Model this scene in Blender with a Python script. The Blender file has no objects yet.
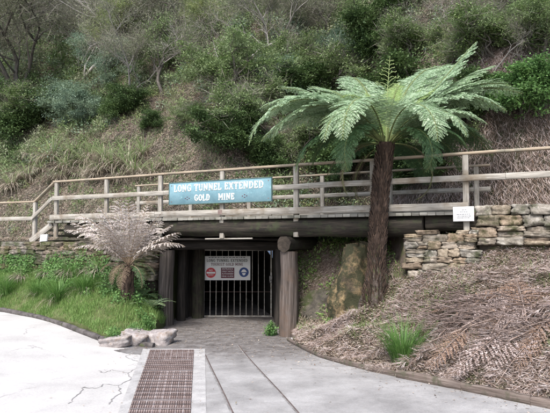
import bpy, math, random
import numpy as np
from mathutils import Vector, noise
random.seed(7); rng = np.random.default_rng(7)
sc = bpy.context.scene; COL = sc.collection
R = math.radians; PI = math.pi

# ---------------------------------------------------------------- camera
CAMZ, FPX, PITCH = 1.7, 540.0, 3.55
cam = bpy.data.cameras.new('camera'); co = bpy.data.objects.new('camera', cam); COL.objects.link(co)
co.location = (0, 0, CAMZ); co.rotation_euler = (R(90 + PITCH), 0, 0)
cam.lens = 36 * FPX / 550; cam.clip_end = 2000; cam.clip_start = .05
sc.camera = co
def ray(px, py):
    a, b = (px - 275) / FPX, (206.5 - py) / FPX
    c, s = math.cos(R(PITCH)), math.sin(R(PITCH))
    return np.array([a, c - b * s, s + b * c])
def P(px, py, Y):                       # photograph pixel at a known distance -> world point
    d = ray(px, py); return np.array([0, 0, CAMZ]) + d * (Y / d[1])

# ---------------------------------------------------------------- helpers
def ss(a, b, x):
    t = np.clip((np.asarray(x, float) - a) / (b - a), 0, 1); return t * t * (3 - 2 * t)
def props(o, label=None, cat=None, group=None, kind=None):
    for k, v in (('label', label), ('category', cat), ('group', group), ('kind', kind)):
        if v: o[k] = v
    return o
def empty(name, loc, label=None, cat=None, group=None):
    o = bpy.data.objects.new(name, None); COL.objects.link(o); o.location = loc; o.empty_display_size = .2
    return props(o, label, cat, group)
class MB:
    """collects numpy verts / faces / uvs; build() links them as ONE mesh object"""
    def __init__(s): s.v = []; s.f = {}; s.n = 0; s.fl = []; s.uv = []; s.mi = []
    def add(s, V, F, uv=None, mi=0):
        V = np.asarray(V, float).reshape(-1, 3); F = np.asarray(F, int)
        s.v.append(V); s.fl.append(F + s.n)
        s.uv.append(np.zeros((F.size, 2)) if uv is None else np.asarray(uv, float).reshape(-1, 2))
        s.mi.append(np.full(len(F), mi)); s.n += len(V)
        return s
    def build(s, name, mats, parent=None, smooth=False, origin=None):
        V = np.concatenate(s.v).astype(float)
        off = np.zeros(3)
        if parent is not None:
            q = parent
            while q is not None: off += np.array(q.location); q = q.parent
        if origin is not None and parent is None: off = np.array(origin, float)
        V = V - off
        me = bpy.data.meshes.new(name)
        lt = np.concatenate([np.full(len(F), F.shape[1]) for F in s.fl])
        li = np.concatenate([F.ravel() for F in s.fl])
        me.vertices.add(len(V)); me.vertices.foreach_set('co', V.ravel())
        me.loops.add(len(li)); me.loops.foreach_set('vertex_index', li)
        me.polygons.add(len(lt)); st = np.concatenate([[0], np.cumsum(lt)[:-1]])
        me.polygons.foreach_set('loop_start', st); me.polygons.foreach_set('loop_total', lt)
        me.polygons.foreach_set('material_index', np.concatenate(s.mi).astype(np.int32))
        uvl = me.uv_layers.new(name='UVMap'); uvl.data.foreach_set('uv', np.concatenate(s.uv).ravel())
        me.update(calc_edges=True); me.validate()
        for m in (mats if isinstance(mats, (list, tuple)) else [mats]): me.materials.append(m)
        if smooth: me.shade_smooth()
        o = bpy.data.objects.new(name, me); COL.objects.link(o)
        if parent is not None: o.parent = parent
        if origin is not None and parent is None: o.location = origin
        return o
def nrm(a): a = np.asarray(a, float); return a / (np.linalg.norm(a, axis=-1, keepdims=True) + 1e-12)
def frame_of(d, up=(0, 0, 1)):
    d = nrm(d); up = np.asarray(up, float)
    if abs(d @ up) > .97: up = np.array([0, 1, 0.])
    x = nrm(np.cross(d, up)); return x, np.cross(x, d)
def beam(mb, p0, p1, w, h, ch=.006, up=(0, 0, 1), rough=0.0, seg=None, mi=0):
    """chamfered timber from p0 to p1: w across, h along up"""
    p0 = np.array(p0, float); p1 = np.array(p1, float); L = np.linalg.norm(p1 - p0)
    x, u = frame_of(p1 - p0, up); ch = min(ch, w * .3, h * .3)
    a, b = w / 2, h / 2
    prof = [(-a + ch, -b), (a - ch, -b), (a, -b + ch), (a, b - ch), (a - ch, b), (-a + ch, b), (-a, b - ch), (-a, -b + ch)]
    seg = seg or max(1, int(L / .4)); V = []; F = []; UV = []
    per = [0]
    for i in range(8):
        q, r_ = prof[i], prof[(i + 1) % 8]; per.append(per[-1] + math.hypot(q[0] - r_[0], q[1] - r_[1]))
    uo = random.uniform(0, 50)
    for k in range(seg + 1):
        c = p0 + (p1 - p0) * k / seg; jx = random.uniform(-1, 1) * rough; ju = random.uniform(-1, 1) * rough
        for (px, pz) in prof: V.append(c + x * (px + jx) + u * (pz + ju))
    for k in range(seg):
        for i in range(8):
            j = (i + 1) % 8; F.append((k * 8 + i, k * 8 + j, (k + 1) * 8 + j, (k + 1) * 8 + i))
            u0, u1 = uo + L * k / seg, uo + L * (k + 1) / seg
            UV += [(u0, per[i]), (u0, per[i + 1]), (u1, per[i + 1]), (u1, per[i])]
    mb.add(V, F, UV, mi)
    for base, sgn in ((0, -1), (seg * 8, 1)):
        idx = list(range(8)); idx = idx[::-1] if sgn < 0 else idx
        mb.add(V[base:base + 8], [idx], [(uo + prof[i][0] * .3, prof[i][1]) for i in idx], mi)
    return mb
def box(mb, c, size, ch=.004, mi=0, yaw=0):
    c = np.array(c, float); sx, sy, sz = size
    d = np.array([math.cos(yaw), math.sin(yaw), 0])
    return beam(mb, c - d * sx / 2, c + d * sx / 2, sy, sz, ch, seg=1, mi=mi)
def tube(mb, pts, radii, n=8, amp=0.0, freq=3.0, cap=True, mi=0, ridge=0, seedv=None):
    """tube through pts, displaced by noise; uv = (length, around)"""
    pts = np.array(pts, float); k = len(pts); radii = np.broadcast_to(np.array(radii, float), (k,))
    so = random.uniform(0, 90) if seedv is None else seedv
    tg = np.gradient(pts, axis=0); x, u = frame_of(tg[0]); V = []; Ls = np.concatenate([[0], np.cumsum(np.linalg.norm(np.diff(pts, axis=0), axis=1))])
    for i in range(k):
        t = nrm(tg[i]); x = nrm(x - t * (x @ t)); u = np.cross(t, x)
        for j in range(n):
            a = 2 * PI * j / n; r = radii[i]
            if amp:
                q = Vector((math.cos(a) * 2 + so, math.sin(a) * 2, Ls[i] * freq * .35)); r *= 1 + amp * noise.fractal(q, 1, 2, 3)
                if ridge: r *= 1 + ridge * noise.noise(Vector((math.cos(a) * 7 + so, math.sin(a) * 7, Ls[i] * .7)))
            V.append(pts[i] + (x * math.cos(a) + u * math.sin(a)) * r)
    F = []; UV = []; c = 2 * PI * max(radii) / n
    for i in range(k - 1):
        for j in range(n):
            F.append((i * n + j, i * n + (j + 1) % n, (i + 1) * n + (j + 1) % n, (i + 1) * n + j))
            UV += [(Ls[i] + so, j * c), (Ls[i] + so, (j + 1) * c), (Ls[i + 1] + so, (j + 1) * c), (Ls[i + 1] + so, j * c)]
    mb.add(V, F, UV, mi)
    if cap and n <= 40:
        mb.add(V[:n], [list(range(n))[::-1]], None, mi); mb.add(V[-n:], [list(range(n))], None, mi)
    return mb
def leaves(mb, C, D, N, L, W, mi=0, fold=.0):
    """rhombic leaves: base C, direction D, normal N"""
    C = np.asarray(C, float); n = len(C); D = nrm(D); S = nrm(np.cross(D, N)); N = np.cross(S, D)
    L = np.broadcast_to(L, (n,))[:, None]; W = np.broadcast_to(W, (n,))[:, None]
    V = np.stack([C, C + D * L * .45 + S * W * .5 + N * W * fold, C + D * L, C + D * L * .45 - S * W * .5 + N * W * fold], 1).reshape(-1, 3)
    F = np.arange(4 * n).reshape(n, 4); mb.add(V, F, None, mi); return mb
def blades(mb, C, az, L, W, lean, droop, k=3, mi=0, tip=.15):
    """curved strap leaves: lean = start angle from vertical, droop = added angle along it"""
    C = np.asarray(C, float); n = len(C); g = lambda v: np.broadcast_to(np.asarray(v, float), (n,))
    az, L, W, lean, droop = map(g, (az, L, W, lean, droop))
    h = np.stack([np.cos(az), np.sin(az), np.zeros(n)], 1); s = np.stack([-np.sin(az), np.cos(az), np.zeros(n)], 1)
    p = C.copy(); rows = []
    for i in range(k + 1):
        w = W * (1 - (1 - tip) * (i / k) ** 1.5) * (0.7 if i == 0 else 1)
        rows += [p - s * w[:, None] / 2, p + s * w[:, None] / 2]
        a = lean + droop * (i / k); p = p + (h * np.sin(a)[:, None] + np.array([0, 0, 1]) * np.cos(a)[:, None]) * (L / k)[:, None]
    V = np.stack(rows, 1).reshape(-1, 3); m = 2 * (k + 1)
    f = np.array([[2 * i, 2 * i + 1, 2 * i + 3, 2 * i + 2] for i in range(k)])
    F = (f[None] + (np.arange(n) * m)[:, None, None]).reshape(-1, 4); mb.add(V, F, None, mi); return mb
def rdir(n, flat=0.0):
    v = rng.normal(size=(n, 3)); v[:, 2] *= (1 - flat); return nrm(v)

# ---------------------------------------------------------------- materials
def hexc(*c): return (c[0], c[1], c[2], 1)
def new_mat(name):
    m = bpy.data.materials.new(name); m.use_nodes = True; nt = m.node_tree; nt.nodes.clear()
    out = nt.nodes.new('ShaderNodeOutputMaterial'); return m, nt, out
def nd(nt, t, **kw):
    n = nt.nodes.new(t)
    for k, v in kw.items(): setattr(n, k, v)
    return n
def ramp(nt, fac, cols, lo=.3, hi=.7):
    r = nd(nt, 'ShaderNodeValToRGB'); e = r.color_ramp.elements; k = len(cols)
    while len(e) < k: e.new(.5)
    for i, c in enumerate(cols): e[i].position = lo + (hi - lo) * i / max(1, k - 1); e[i].color = hexc(*c)
    nt.links.new(fac, r.inputs[0]); return r.outputs[0]
def coordm(nt, kind, scale=(1, 1, 1)):
    t = nd(nt, 'ShaderNodeTexCoord'); mp = nd(nt, 'ShaderNodeMapping'); mp.inputs['Scale'].default_value = scale
    nt.links.new(t.outputs[kind], mp.inputs[0]); return mp.outputs[0]
def noi(nt, vec, s, det=5, rough=.6, dist=0):
    n = nd(nt, 'ShaderNodeTexNoise'); n.inputs['Scale'].default_value = s; n.inputs['Detail'].default_value = det
    n.inputs['Roughness'].default_value = rough; n.inputs['Distortion'].default_value = dist
    nt.links.new(vec, n.inputs['Vector']); return n.outputs['Fac']
def mixc(nt, fac, a, b, mode='MIX'):
    m = nd(nt, 'ShaderNodeMix', data_type='RGBA', blend_type=mode)
    if isinstance(fac, float): m.inputs[0].default_value = fac
    else: nt.links.new(fac, m.inputs[0])
    for s_, v in ((6, a), (7, b)):
        if isinstance(v, tuple): m.inputs[s_].default_value = hexc(*v)
        else: nt.links.new(v, m.inputs[s_])
    return m.outputs[2]
def bump(nt, h, strength=.5, dist=.02):
    b = nd(nt, 'ShaderNodeBump'); b.inputs['Strength'].default_value = strength; b.inputs['Distance'].default_value = dist
    nt.links.new(h, b.inputs['Height']); return b.outputs[0]
def princ(nt, out, col, rough=.85, normal=None, metal=0, spec=.3):
    p = nd(nt, 'ShaderNodeBsdfPrincipled'); p.inputs['Roughness'].default_value = rough; p.inputs['Metallic'].default_value = metal
    p.inputs['Specular IOR Level'].default_value = spec
    if isinstance(col, tuple): p.inputs['Base Color'].default_value = hexc(*col)
    else: nt.links.new(col, p.inputs['Base Color'])
    if normal is not None: nt.links.new(normal, p.inputs['Normal'])
    nt.links.new(p.outputs[0], out.inputs[0]); return p
def m_leaf(name, cols, trans=.3, rough=.5, spec=.3, patch=None):
    """foliage: colour varies leaf by leaf, some light passes through"""
    m, nt, out = new_mat(name); g = nd(nt, 'ShaderNodeNewGeometry'); c = ramp(nt, g.outputs['Random Per Island'], cols, 0, 1)
    if patch:
        f = noi(nt, coordm(nt, 'Object'), patch[1], 3); fr = ramp(nt, f, [(0, 0, 0), (1, 1, 1)], .42, .62); c = mixc(nt, fr, c, patch[0])
    p = nd(nt, 'ShaderNodeBsdfPrincipled'); p.inputs['Roughness'].default_value = rough; p.inputs['Specular IOR Level'].default_value = spec
    nt.links.new(c, p.inputs['Base Color'])
    t = nd(nt, 'ShaderNodeBsdfTranslucent'); nt.links.new(c, t.inputs[0])
    mx = nd(nt, 'ShaderNodeMixShader'); mx.inputs[0].default_value = trans
    nt.links.new(p.outputs[0], mx.inputs[1]); nt.links.new(t.outputs[0], mx.inputs[2]); nt.links.new(mx.outputs[0], out.inputs[0]); return m
def m_wood(name, cols, rough=.85, sx=1.2, sy=28, dirt=None, bs=.5, isl=.25, moss=None):
    """timber: grain runs along u of the uv map"""
    m, nt, out = new_mat(name); uv = coordm(nt, 'UV', (sx, sy, 1)); n = noi(nt, uv, 1.6, 6, .65, .3); c = ramp(nt, n, cols, .3, .7)
    big = noi(nt, coordm(nt, 'Object'), 2.2, 4)
    if dirt: c = mixc(nt, ramp(nt, big, [(0, 0, 0), (1, 1, 1)], .48, .66), c, dirt)
    if moss:
        c = mixc(nt, ramp(nt, noi(nt, coordm(nt, 'Object'), 5, 6, .7), [(0, 0, 0), (1, 1, 1)], .5, .62), c, moss)
    g = nd(nt, 'ShaderNodeNewGeometry'); v = ramp(nt, g.outputs['Random Per Island'], [(1 - isl,) * 3, (1, 1, 1)], 0, 1)
    c = mixc(nt, 1.0, c, v, 'MULTIPLY')
    fine = noi(nt, coordm(nt, 'UV', (sx * 3, sy * 3, 1)), 2, 3)
    ad = nd(nt, 'ShaderNodeMath', operation='ADD'); nt.links.new(n, ad.inputs[0]); nt.links.new(fine, ad.inputs[1])
    princ(nt, out, c, rough, bump(nt, ad.outputs[0], bs, .012)); return m
def m_rough(name, cols, s=3, rough=.9, bs=.6, bd=.03, isl=None, patch=None, fine=40, metal=0):
    """mottled mineral / soil surface from object coordinates"""
    m, nt, out = new_mat(name); v = coordm(nt, 'Object'); n = noi(nt, v, s, 8, .68); c = ramp(nt, n, cols, .32, .68)
    f = noi(nt, v, fine, 4, .7); c = mixc(nt, .5, c, ramp(nt, f, [(.35,) * 3, (1, 1, 1)], .3, .7), 'MULTIPLY')
    if patch: c = mixc(nt, ramp(nt, noi(nt, v, patch[1], 6, .7), [(0, 0, 0), (1, 1, 1)], *patch[2:4]), c, patch[0])
    if isl:
        g = nd(nt, 'ShaderNodeNewGeometry'); c = mixc(nt, isl, c, ramp(nt, g.outputs['Random Per Island'], ISL, 0, 1), 'MULTIPLY')
    ad = nd(nt, 'ShaderNodeMath', operation='MULTIPLY_ADD'); nt.links.new(f, ad.inputs[0]); ad.inputs[1].default_value = .4; nt.links.new(n, ad.inputs[2])
    princ(nt, out, c, rough, bump(nt, ad.outputs[0], bs, bd), metal); return m
def m_flat(name, col, rough=.6, metal=0, var=.15, s=8):
    m, nt, out = new_mat(name); n = noi(nt, coordm(nt, 'Object'), s, 5); lo = tuple(x * (1 - var) for x in col)
    princ(nt, out, ramp(nt, n, [lo, col], .35, .65), rough, bump(nt, n, .1, .003), metal); return m
ISL = [(.5, .38, .3), (1, .9, .76), (.70, .72, .74), (1, 1, 1), (.88, .70, .54), (.5, .5, .5), (.95, .8, .6)]

M = {}
M['rail'] = m_wood('weathered_timber', [(.12, .105, .088), (.31, .29, .255), (.47, .445, .40)], dirt=(.19, .155, .115))
M['cap'] = m_wood('handrail_timber', [(.17, .13, .095), (.33, .27, .20), (.44, .37, .29)], dirt=(.2, .19, .15))
M['deck'] = m_wood('deck_timber', [(.10, .095, .08), (.26, .25, .22), (.40, .39, .35)], dirt=(.12, .12, .09), isl=.5)
M['dark_log'] = m_wood('shaded_mossy_log', [(.008, .007, .006), (.026, .021, .016), (.06, .05, .037)], sy=14, moss=(.035, .04, .02), bs=.9)  # under-bridge gloom put into the log colour, over real moss patches
M['post_log'] = m_wood('grey_post_log', [(.03, .024, .02), (.105, .085, .074), (.24, .205, .185)], sx=.7, sy=16, dirt=(.12, .085, .065), bs=1.0)
M['left_log'] = m_wood('dark_grey_post_log', [(.02, .017, .014), (.07, .058, .05), (.16, .135, .12)], sx=.7, sy=16, bs=1.0)
M['log_end'] = m_rough('log_end_grain', [(.02, .016, .013), (.07, .055, .042)], 9)
M['prop'] = m_wood('mine_timber', [(.006, .005, .004), (.022, .018, .015), (.055, .046, .038)], sy=14)  # tone cut down to paint in the near-black shade of the portal
M['edge'] = m_wood('edging_timber', [(.05, .038, .03), (.13, .10, .085), (.24, .20, .175)], sy=18, moss=(.08, .075, .05))
M['bark'] = m_wood('branch_bark', [(.035, .03, .025), (.09, .08, .068), (.17, .155, .135)], sx=3, sy=10)
M['pale_bark'] = m_wood('pale_bark', [(.12, .11, .10), (.28, .26, .24), (.42, .40, .37)], sx=3, sy=10)
M['fern_trunk'] = m_wood('fern_trunk', [(.012, .009, .007), (.07, .046, .034), (.22, .145, .105)], sx=2.4, sy=14, bs=1.0, isl=.5)
M['fern_foot'] = m_rough('fern_trunk_foot', [(.025, .02, .016), (.075, .058, .048), (.16, .13, .115)], 14, patch=((.06, .07, .025), 4, .48, .62), bd=.05)
M['soil'] = m_rough('leaf_mould', [(.03, .026, .02), (.08, .068, .053), (.15, .13, .105)], 5.5, patch=((.045, .055, .025), 3.0, .50, .62), bd=.06, fine=22)
M['pinksoil'] = m_rough('dry_leaf_mould', [(.05, .036, .028), (.115, .085, .07), (.21, .165, .145)], 5, patch=((.07, .08, .03), 1.6, .48, .62), bd=.05, fine=30)
M['greensoil'] = m_rough('grassy_soil', [(.04, .045, .018), (.08, .10, .03), (.12, .13, .06)], 3)
M['stone'] = m_rough('wall_stone', [(.12, .105, .085), (.28, .25, .21), (.46, .43, .385)], 9, isl=.85, patch=((.06, .065, .035), 3.5, .50, .64), bd=.03)
M['oldstone'] = m_rough('lichened_wall_stone', [(.09, .08, .068), (.20, .175, .155), (.36, .32, .29)], 9, isl=.8, patch=((.06, .07, .03), 2.6, .42, .56), bd=.03)
M['mortar'] = m_rough('wall_core_earth', [(.03, .025, .02), (.08, .065, .05)], 9)
M['boulder'] = m_rough('boulder_stone', [(.16, .135, .13), (.33, .30, .29), (.48, .46, .45)], 6, bd=.03, patch=((.17, .12, .085), 5, .5, .66))
M['rock'] = m_rough('tunnel_rock', [(.03, .028, .024), (.085, .075, .06), (.15, .13, .10)], 4, bd=.06, patch=((.045, .055, .02), 2.2, .5, .62))
M['ochre'] = m_rough('ochre_rock', [(.03, .025, .018), (.085, .066, .042), (.22, .16, .085), (.36, .275, .16)], 4.5, bd=.08, patch=((.035, .036, .018), 3.4, .44, .54), fine=16)
M['metal'] = m_rough('worn_gate_metal', [(.16, .13, .10), (.36, .34, .30), (.48, .46, .43)], 12, .55, .3, .004, metal=.25)
M['rust'] = m_rough('rusty_grating', [(.14, .10, .088), (.215, .16, .145), (.29, .235, .22)], 5, .8, .3, .004, fine=60)
M['rusttray'] = m_rough('rusty_tray', [(.06, .042, .038), (.11, .08, .073), (.16, .12, .11)], 9)
M['palerust'] = m_rough('worn_grating_bar', [(.20, .155, .145), (.30, .25, .24), (.40, .36, .35)], 6, .8, .3, .004, fine=60)
M['rustdark'] = m_rough('rusty_slot', [(.03, .02, .018), (.07, .045, .04)], 9)
M['railsteel'] = m_rough('rusty_rail_steel', [(.16, .15, .14), (.30, .285, .275), (.42, .40, .39)], 7, .6, .3, .004, metal=.3)
M['kerb'] = m_rough('kerb_stone', [(.04, .036, .034), (.09, .08, .077), (.16, .145, .14)], 6, patch=((.07, .08, .04), 4, .55, .66))
M['white'] = m_flat('white_sign_paint', (.62, .62, .62), .45, var=.06)
M['offwhite'] = m_flat('white_lettering', (.82, .84, .80), .6, var=.12, s=20)
M['black'] = m_flat('black_paint', (.02, .02, .02), .5)
M['grey_text'] = m_flat('grey_lettering', (.14, .145, .16), .5)
M['darkred'] = m_flat('maroon_sign_paint', (.10, .018, .035), .5)
M['red'] = m_flat('red_sign_paint', (.42, .03, .04), .5)
M['navy'] = m_flat('blue_sign_paint', (.015, .045, .17), .5)
M['blue'] = m_rough('faded_teal_paint', [(.12, .225, .27), (.15, .275, .325), (.19, .32, .37)], 3, .55, .12, .003, patch=((.26, .46, .48), 9, .58, .8), fine=80)
M['trim'] = m_flat('dark_teal_trim', (.07, .12, .11), .6)
M['void'] = m_rough('darkened_tunnel_rock', [(.006, .006, .005), (.02, .018, .015)], 4)  # near-black: the tunnel's lack of light is put into its colour

def m_ground():
    m, nt, out = new_mat('pale_concrete_road')  # paler than the apron, partly as open-sky brightness put into the colour
    v = coordm(nt, 'Object'); n = noi(nt, v, .8, 8, .65); c = ramp(nt, n, [(.36, .35, .335), (.45, .435, .42), (.51, .495, .475)], .3, .7)
    f = noi(nt, v, 45, 5, .75); c = mixc(nt, .5, c, ramp(nt, f, [(.5,) * 3, (1, 1, 1)], .3, .65), 'MULTIPLY')
    st = noi(nt, v, 2.6, 7, .75, .6); c = mixc(nt, ramp(nt, st, [(0, 0, 0), (.45,) * 3], .56, .75), c, (.30, .295, .30))
    vo = nd(nt, 'ShaderNodeTexVoronoi', feature='DISTANCE_TO_EDGE'); vo.inputs['Scale'].default_value = .55
    wr = nd(nt, 'ShaderNodeTexNoise'); wr.inputs['Scale'].default_value = 3; wr.inputs['Detail'].default_value = 6; nt.links.new(v, wr.inputs['Vector'])
    wv = nd(nt, 'ShaderNodeVectorMath', operation='MULTIPLY_ADD'); nt.links.new(wr.outputs['Color'], wv.inputs[0]); wv.inputs[1].default_value = (.5, .5, .5); nt.links.new(v, wv.inputs[2])
    nt.links.new(wv.outputs[0], vo.inputs['Vector'])
    cr = ramp(nt, vo.outputs['Distance'], [(.62,) * 3, (1, 1, 1)], .002, .009)
    msk = ramp(nt, noi(nt, v, .7, 2), [(0, 0, 0), (1, 1, 1)], .5, .58)
    c = mixc(nt, msk, c, mixc(nt, 1.0, c, cr, 'MULTIPLY'))
    princ(nt, out, c, .9, bump(nt, f, .4, .006)); return m
M['road'] = m_ground()
M['apron_old'] = m_rough('worn_gritty_asphalt', [(.14, .135, .14), (.24, .235, .245), (.34, .335, .35)], 1.6, bs=.5, bd=.008, fine=55, patch=((.47, .47, .49), .9, .50, .66))
def m_apron():
    m, nt, out = new_mat('worn_gritty_paving'); v = coordm(nt, 'Object'); n = noi(nt, v, 1.3, 8, .7); f = noi(nt, v, 60, 5, .75)
    pale = ramp(nt, n, [(.21, .203, .197), (.29, .281, .273), (.38, .37, .36)], .34, .66)
    dirt = ramp(nt, noi(nt, v, 5, 7, .75), [(.065, .057, .052), (.14, .128, .122), (.22, .21, .205)], .32, .68)
    sx_ = nd(nt, 'ShaderNodeSeparateXYZ'); nt.links.new(v, sx_.inputs[0])           # grit and damp earth trodden out of the mine
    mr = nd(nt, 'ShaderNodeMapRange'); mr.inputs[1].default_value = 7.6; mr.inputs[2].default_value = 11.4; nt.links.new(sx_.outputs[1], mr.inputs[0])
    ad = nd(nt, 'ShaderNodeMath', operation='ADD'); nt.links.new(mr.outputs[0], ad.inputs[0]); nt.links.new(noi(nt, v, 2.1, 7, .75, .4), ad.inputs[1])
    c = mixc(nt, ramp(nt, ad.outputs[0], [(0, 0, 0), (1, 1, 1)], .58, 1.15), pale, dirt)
    c = mixc(nt, ramp(nt, noi(nt, v, 3.4, 8, .8, .5), [(0, 0, 0), (.4,) * 3], .56, .76), c, (.15, .14, .135))
    c = mixc(nt, .5, c, ramp(nt, f, [(.45,) * 3, (1, 1, 1)], .3, .65), 'MULTIPLY')
    princ(nt, out, c, .9, bump(nt, f, .5, .008)); return m
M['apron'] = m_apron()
M['apron_edge'] = m_rough('pale_concrete_strip', [(.27, .26, .25), (.38, .37, .36), (.47, .455, .44)], 4, bs=.3, bd=.005, fine=60)

# ---------------------------------------------------------------- plan of the site
A0 = np.array([-5.57, 13.8]); DV = np.array([.892, -.452]); NV = np.array([.452, .892])
def ST(x, y): return (x - A0[0]) * DV[0] + (y - A0[1]) * DV[1], (x - A0[0]) * NV[0] + (y - A0[1]) * NV[1]
def XY(s, t): return A0 + DV * s + NV * t
def ground_z(x, y): return -.2 * ss(4.5, 10, y) * ss(-5.2, -2.4, x)
def Yline(px):                           # depth where the column of pixel px meets the bridge's front line
    return 10.98 / (1 + .507 * (px - 275) / FPX)
def Yf(x):                               # foot of the hill behind the bridge
    x = np.asarray(x, float); base = 13.8 - .507 * (np.clip(x, -11, 5.5) + 5.57) + 1.74
    return base - .25 * np.clip(x - 5.5, 0, 99) + .25 * np.clip(-11 - x, 0, 99)
def fbm(X, Y, f, oct=4, z=0):
    out = np.empty(np.size(X)); xs, ys = np.ravel(X), np.ravel(Y)
    for i in range(len(out)): out[i] = noise.fractal(Vector((xs[i] * f, ys[i] * f, z)), .9, 2.1, oct)
    return out.reshape(np.shape(X))
def hill_base(x, y):
    x = np.asarray(x, float); y = np.asarray(y, float); v = y - Yf(x)
    shelf = 1.68 + .5 * ss(-6.6, -5.9, x)
    gully = np.exp(-((x - 1.9) / 1.9) ** 2) * ss(-.5, 1.2, v)
    off = .35 + 2.6 * np.exp(-((x - 1.9) / 1.9) ** 2)
    r_ = np.clip(v - off, 0, None); rise = 1.02 * r_ + .25 * r_ ** .5
    rise = np.where(r_ > 0, np.minimum(rise, 14 + .55 * r_), 0)
    mound = ss(3.1, 4.2, x) * (1.75 * ss(.5, 1.6, v) - .9 * ss(1.6, 5, v))
    return shelf - .7 * gully * (1 - ss(2.5, 5, v)) + rise + mound
# value noise grid for the hill, sampled by bilinear interpolation so scattering is quick
GX = np.linspace(-60, 60, 401); GY = np.linspace(0, 90, 301)
_gx, _gy = np.meshgrid(GX, GY, indexing='ij'); NZ = fbm(_gx, _gy, .45, 4)
def bil(G, x, y):
    x = np.clip((np.asarray(x, float) + 60) / .3, 0, 399.9); y = np.clip(np.asarray(y, float) / .3, 0, 299.9)
    i = x.astype(int); j = y.astype(int); a = x - i; b = y - j
    return G[i, j] * (1 - a) * (1 - b) + G[i + 1, j] * a * (1 - b) + G[i, j + 1] * (1 - a) * b + G[i + 1, j + 1] * a * b
def hill_z(x, y):
    v = np.asarray(y, float) - Yf(x); return hill_base(x, y) + .55 * bil(NZ, x, y) * ss(.4, 3, v)
def hill_hit(px, py):
    d = ray(px, py)
    for k in range(800):
        Y = 9 + k * .06; p = np.array([0, 0, CAMZ]) + d * Y / d[1]
        if Y > Yf(p[0]) and p[2] < hill_z(p[0], Y): return np.array([p[0], Y, float(hill_z(p[0], Y))])
    return np.array([p[0], Y, float(hill_z(p[0], Y))])

def tps(pts):
    p = np.array(pts, float); n = len(p); K = lambda r: np.where(r > 0, r * r * np.log(r + 1e-9), 0)
    D = np.linalg.norm(p[:, None, :2] - p[None, :, :2], axis=2); Am = np.zeros((n + 3, n + 3)); Am[:n, :n] = K(D) + .08 * np.eye(n)
    Am[:n, n] = 1; Am[:n, n + 1:] = p[:, :2]; Am[n, :n] = 1; Am[n + 1:, :n] = p[:, :2].T
    w = np.linalg.solve(Am, np.concatenate([p[:, 2], [0, 0, 0]]))
    def f(x, y):
        x = np.asarray(x, float); y = np.asarray(y, float); q = np.stack([x.ravel(), y.ravel()], 1)
        d = np.linalg.norm(q[:, None] - p[None, :, :2], axis=2)
        return (K(d) @ w[:n] + w[n] + q @ w[n + 1:]).reshape(x.shape)
    return f
EDGE = np.array([(.22, 10.35), (.74, 8.7), (1.36, 7.57), (1.89, 6.85), (2.19, 6.46), (2.69, 5.8), (4, 4.3), (6, 2.6), (10, 0)])
def Yedge(x): return np.interp(x, EDGE[:, 0], EDGE[:, 1])
def pz(px, py, Y): p = P(px, py, Y); return tuple(p)
cp = [(a, b, -.13) for a, b in EDGE] + [((EDGE[i] + EDGE[i + 1]) / 2).tolist() + [-.13] for i in range(len(EDGE) - 1)]
cp += [pz(300, 326, 10.9), pz(345, 320, 10.2), pz(400, 338, 8.4), pz(405, 300, 9.2), pz(440, 271, 9.4), pz(390, 285, 9.7), pz(500, 262, 8.9), pz(500, 240, 9.1),
       pz(548, 236, 8.9), pz(548, 300, 7.5), pz(500, 330, 7.0), pz(450, 330, 7.7), pz(550, 362, 6.2), pz(620, 280, 7.8), pz(620, 400, 5.2), (6.5, 7.5, 1.9), (8, 5.5, 1.6), (12, 4, 1.8), (12, 0, .2)]
tpsR = tps(cp)
def bankR(x, y):
    s, t = ST(x, y); z = np.maximum(tpsR(x, y), -.12)
    back = np.where(x < 2.35, 1.62, np.where(x < 3.45, 1.78, 2.18))
    soft = np.maximum(z, z + (1.62 - z) * ss(-.1, 1.3, t)); hard = np.where(t > .12, back, z)
    d_ = ss(.05, .9, y - Yedge(x)) * (1 - ss(-.25, -.05, t)); bm = bil(NZ, (x * 4.5) % 55, (y * 4.5) % 85) * .13 + bil(NZ, (x * 1.9) % 55 - 3, (y * 1.9) % 80) * .16
    return np.where(x < 2.35, soft, hard) + bm * (d_ if True else 0)
KERB = np.array([(-40, 30), (-25, 22.2), (-16, 18.2), (-10, 15.2), (-6.67, 13.15), (-4.88, 11.65), (-3.27, 10.15), (-2.25, 9.7)])
def Ykerb(x): return np.interp(x, KERB[:, 0], KERB[:, 1])
cl = [(a, b, .02 if a < -3.5 else -.08) for a, b in KERB[1:]] + [pz(10, 266, 14.5), pz(60, 266, 13.6), pz(110, 270, 12.7), pz(-80, 266, 15.8), pz(128, 296, 11.4), pz(60, 300, 12.3), pz(10, 290, 13.7),
      pz(155, 312, 11.3), (-2.4, 12.2, -.1), (-2.4, 11.5, -.13), (-2.4, 10.8, -.12), (-2.8, 10.6, .05), pz(100, 305, 11.3), (-10, 16.2, 1.05), (-16, 19.2, 1.05), (-25, 23.5, 1.1)]
tpsL = tps(cl)
def bankL(x, y):
    s, t = ST(x, y); z = np.maximum(tpsL(x, y), -.12)
    return np.where(t > .12, 1.60, z)

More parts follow.
